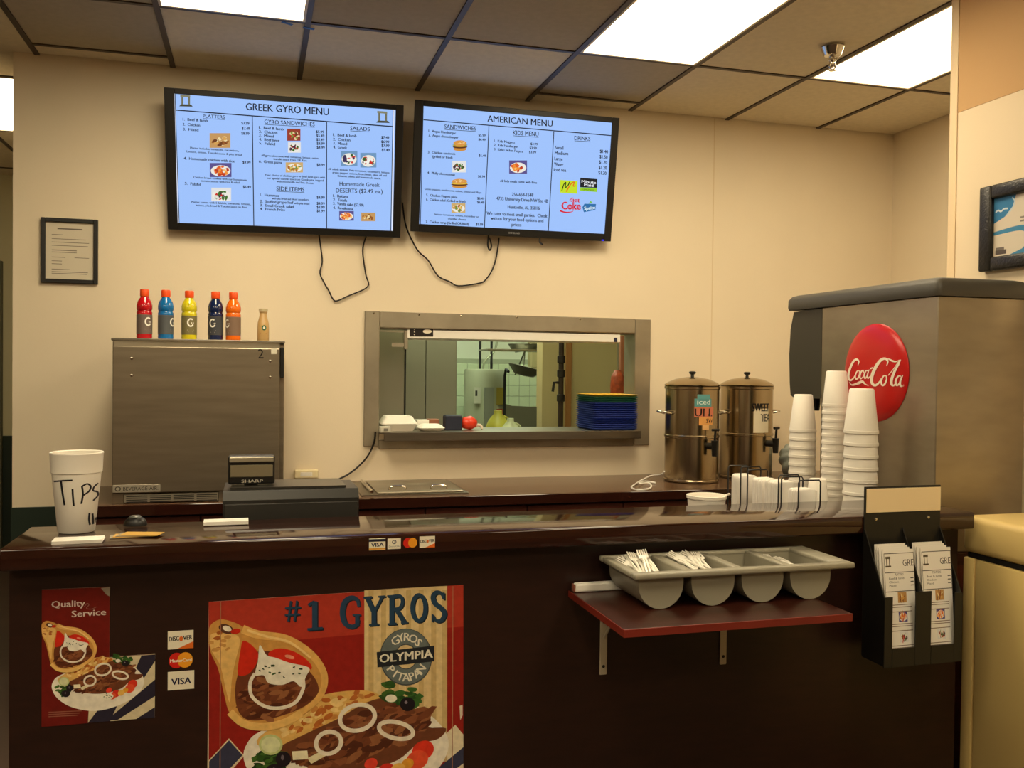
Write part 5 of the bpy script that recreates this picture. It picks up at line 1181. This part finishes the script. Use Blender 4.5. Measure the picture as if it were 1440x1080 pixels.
# ================================================================== LEAFLET HOLDER
lh = thing('leaflet_holder', 'black two-pocket leaflet holder with a blank white header card', 'leaflet holder', (1.893, FY0, .645)); l = L(lh)
HB = mat('holder_black', (24, 23, 20), .42)
HX0, HX1, HYB, HYF = 1.758, 2.030, FY0 - .0005, 2.236
simple('back_plate', lambda b: box(b, l(HX0, HYB - .005, .652), l(HX1, HYB, 1.160), .001, 1), HB, lh)
simple('header_card', lambda b: box(b, l(HX0 + .005, HYB - .0075, 1.082), l(HX1 - .002, HYB - .0055, 1.154), .0005, 1), mat('header_paper', (240, 216, 170), .6), lh)
for x in (1.797, 1.985): simple('screw', lambda b: lathe(b, [(0, -.004), (.004, -.003), (.005, 0)], l(x, HYB - .005, 1.062), 10, 'Y'), CHROME, lh)
def side(b, x):
    prism(b, [(HYB - .005 - FY0, 1.035 - .645), (HYF + .004 - FY0, .850 - .645), (HYF + .004 - FY0, .650 - .645), (HYB - .005 - FY0, .650 - .645)], 'X', x - 1.893, x + .004 - 1.893)
for x in (HX0, 1.892, HX1 - .004): simple('pocket_side', lambda b: side(b, x), HB, lh)
simple('pocket_floor', lambda b: box(b, l(HX0 + .0045, HYF + .004, .648), l(HX1 - .0045, HYB - .0055, .654)), HB, lh)
for x0, x1, zt in ((HX0, HX0 + .028, .852), (1.864, 1.920, .862), (HX1 - .028, HX1, .852)): simple('front_post', lambda b: box(b, l(x0, HYF, .646), l(x1, HYF + .0035, zt), .001, 1), HB, lh)
for x0, x1 in ((HX0 + .0285, 1.8635), (1.9205, HX1 - .0285)): simple('front_lip', lambda b: box(b, l(x0, HYF, .646), l(x1, HYF + .0035, .700)), HB, lh)
def leaflet(label, x0, y, tilt, printed, w=.107, h=.300):
    t = thing('menu_leaflet', label, 'leaflet', (x0, y, .6555), 0, 'menu leaflets'); t.rotation_euler = (tilt, 0, 0)
    simple('sheet', lambda b: box(b, (0, 0, 0), (w, .0012, h)), PAPER, t)
    if printed:
        a = Art(lambda p: Vector((p[0] * w, -.0001, (1 - p[1]) * h)), (0, -1, 0), 3e-5)
        K = (40, 34, 30)
        for x in (.03, .985): a.rect(x, .03, x + .012, .97, K, up=False)
        for y_ in (.03, .20, .37, .97): a.rect(.03, y_, .99, y_ + .006, K, up=False)
        a.layer += 1
        a.rect(.10, .075, .125, .14, (90, 80, 64), up=False); a.rect(.19, .075, .215, .14, (90, 80, 64), up=False); a.rect(.08, .06, .235, .08, (90, 80, 64), up=False); a.rect(.07, .14, .25, .155, (90, 80, 64))
        vs, fs = glyphs('GRE'); X1 = max(v.x for v in vs); a._add([a.to3((.62 + v.x / X1 * .36, .15 - v.y * .085)) for v in vs], fs, K)
        vs, fs = glyphs('PLATTERS'); X1 = max(v.x for v in vs); a._add([a.to3((.36 + v.x / X1 * .28, .232 - v.y * .03)) for v in vs], fs, K)
        for i, s_ in enumerate(('Beef & lamb', 'Chicken', 'Mixed')):
            vs, fs = glyphs(s_); X1 = max(v.x for v in vs); a._add([a.to3((.16 + v.x / X1 * .045 * len(s_), .265 + .032 * i - v.y * .026)) for v in vs], fs, K); a.rect(.86, .255 + .032 * i, .96, .263 + .032 * i, K, up=False)
        a.layer += 1
        for y_, kk in ((.41, 0), (.58, 1), (.76, 2)): food(a, .42, y_ - .03, .70, y_ + .065, kk)
        for y_ in (.49, .51, .55, .66, .68, .72, .85, .87): a.rect(.14, y_, .86, y_ + .006, (120, 96, 80), up=False)
        a.build('menu_print', PRINT, t)
    return t
for sx, side_n in ((1.774, 'left'), (1.906, 'right')):
    for i in range(4):
        leaflet(('front menu leaflet in the %s pocket, print showing' if i == 0 else '%s leaflet behind the front one in the ' % ORD[i - 1] + '%s pocket') % side_n, sx - .001 * i + (.006 if i == 0 else 0), HYF + .010 + i * .012, -.10 + .012 * i, i == 0, h=.326 + .004 * i)

# ================================================================== CREAM CHEST ON THE RIGHT
fz = thing('chest_freezer', 'cream enamel chest with a rounded lid right of the counter', 'chest', (2.7, 1.8, 0)); l = L(fz)
GX0, GX1, GY0_, GY1_ = 2.182, 3.24, 1.15, 2.415
simple('body', lambda b: box(b, l(GX0 + .004, GY0_ + .004, .06), l(GX1 - .004, GY1_ - .055, .918), .008, 2), CREAMM, fz, 40)
simple('rear_column', lambda b: box(b, l(GX0 + .004, GY1_ - .050, .06), l(GX1 - .004, GY1_ - .004, .918), .006, 2), CREAMM, fz, 40)
simple('gasket', lambda b: box(b, l(GX0 + .014, GY0_ + .014, .918), l(GX1 - .014, GY1_ - .014, .934)), BLACKM, fz)
simple('lid', lambda b: box(b, l(GX0, GY0_, .934), l(GX1, GY1_, 1.052), .022, 4), CREAMM, fz, 40)
simple('plinth', lambda b: box(b, l(GX0 + .03, GY0_ + .03, 0), l(GX1 - .03, GY1_ - .03, .06)), BLACKM, fz)
# framed certificate on the near right wall
rf = thing('framed_award', 'ornate dark framed certificate with blue swirls on the right wall', 'picture', (XN, 2.64, 1.876)); l = L(rf)
a0, b0 = onX(1386, 265, XN), onX(1388, 383, XN)
FZ1, FZ0, FYR, FYL = a0.z, b0.z, a0.y, a0.y - .30
DF = mat('ornate_black_frame', (30, 26, 20), .35, bump=1.0, bscale=120, var=.4, vscale=60)
for nm_, y0, y1, z0, z1 in (('s', FYR - .055, FYR, FZ0, FZ1), ('s', FYL, FYL + .055, FZ0, FZ1), ('t', FYL + .055, FYR - .055, FZ1 - .05, FZ1), ('t', FYL + .055, FYR - .055, FZ0, FZ0 + .05)):
    simple('frame_side', lambda b: box(b, l(XN - .03, y0, z0), l(XN - .001, y1, z1), .008, 2), DF, rf, 50)
simple('sheet', lambda b: box(b, l(XN - .012, FYL + .055, FZ0 + .05), l(XN - .001, FYR - .055, FZ1 - .05)), mat('award_paper', (216, 204, 184), .4), rf)
a = Art(lambda p: Vector(l(XN - .0122, FYR - .055 - p[0], FZ1 - .05 - p[1])), (-1, 0, 0), 3e-5)
HH = FZ1 - FZ0 - .10
a.poly([(0, 0), (.10, 0), (.085, .04), (.05, .072), (0, .09)], (60, 124, 170)); a.line([(.082, .008), (.094, .024), (.082, .048), (.058, .068)], .005, (190, 210, 220))
a.line([(.008, .050), (.020, .044), (.032, .050), (.046, .043), (.064, .044)], .006, (206, 220, 226))
a.line([(0, HH * .60), (.12, HH * .57), (.16, HH * .64), (.188, HH * .62)], lambda t: .012 + .02 * t, (70, 136, 176)); a.poly([(.07, HH), (.13, HH * .92), (.17, HH * .78), (.16, HH * .66), (.188, HH * .62), (.188, HH * .8), (.188, HH)], (70, 136, 176))
a.line([(.01, HH * .93), (.06, HH * .93)], .016, (90, 80, 70), raw=True); a.line([(.012, HH * .87), (.05, HH * .87)], .01, (120, 110, 100), raw=True); a.line([(.12, HH * .40), (.18, HH * .40)], .006, (140, 130, 118), raw=True); a.line([(.12, HH * .46), (.18, HH * .46)], .006, (140, 130, 118), raw=True)
a.build('award_print', PRINT, rf)
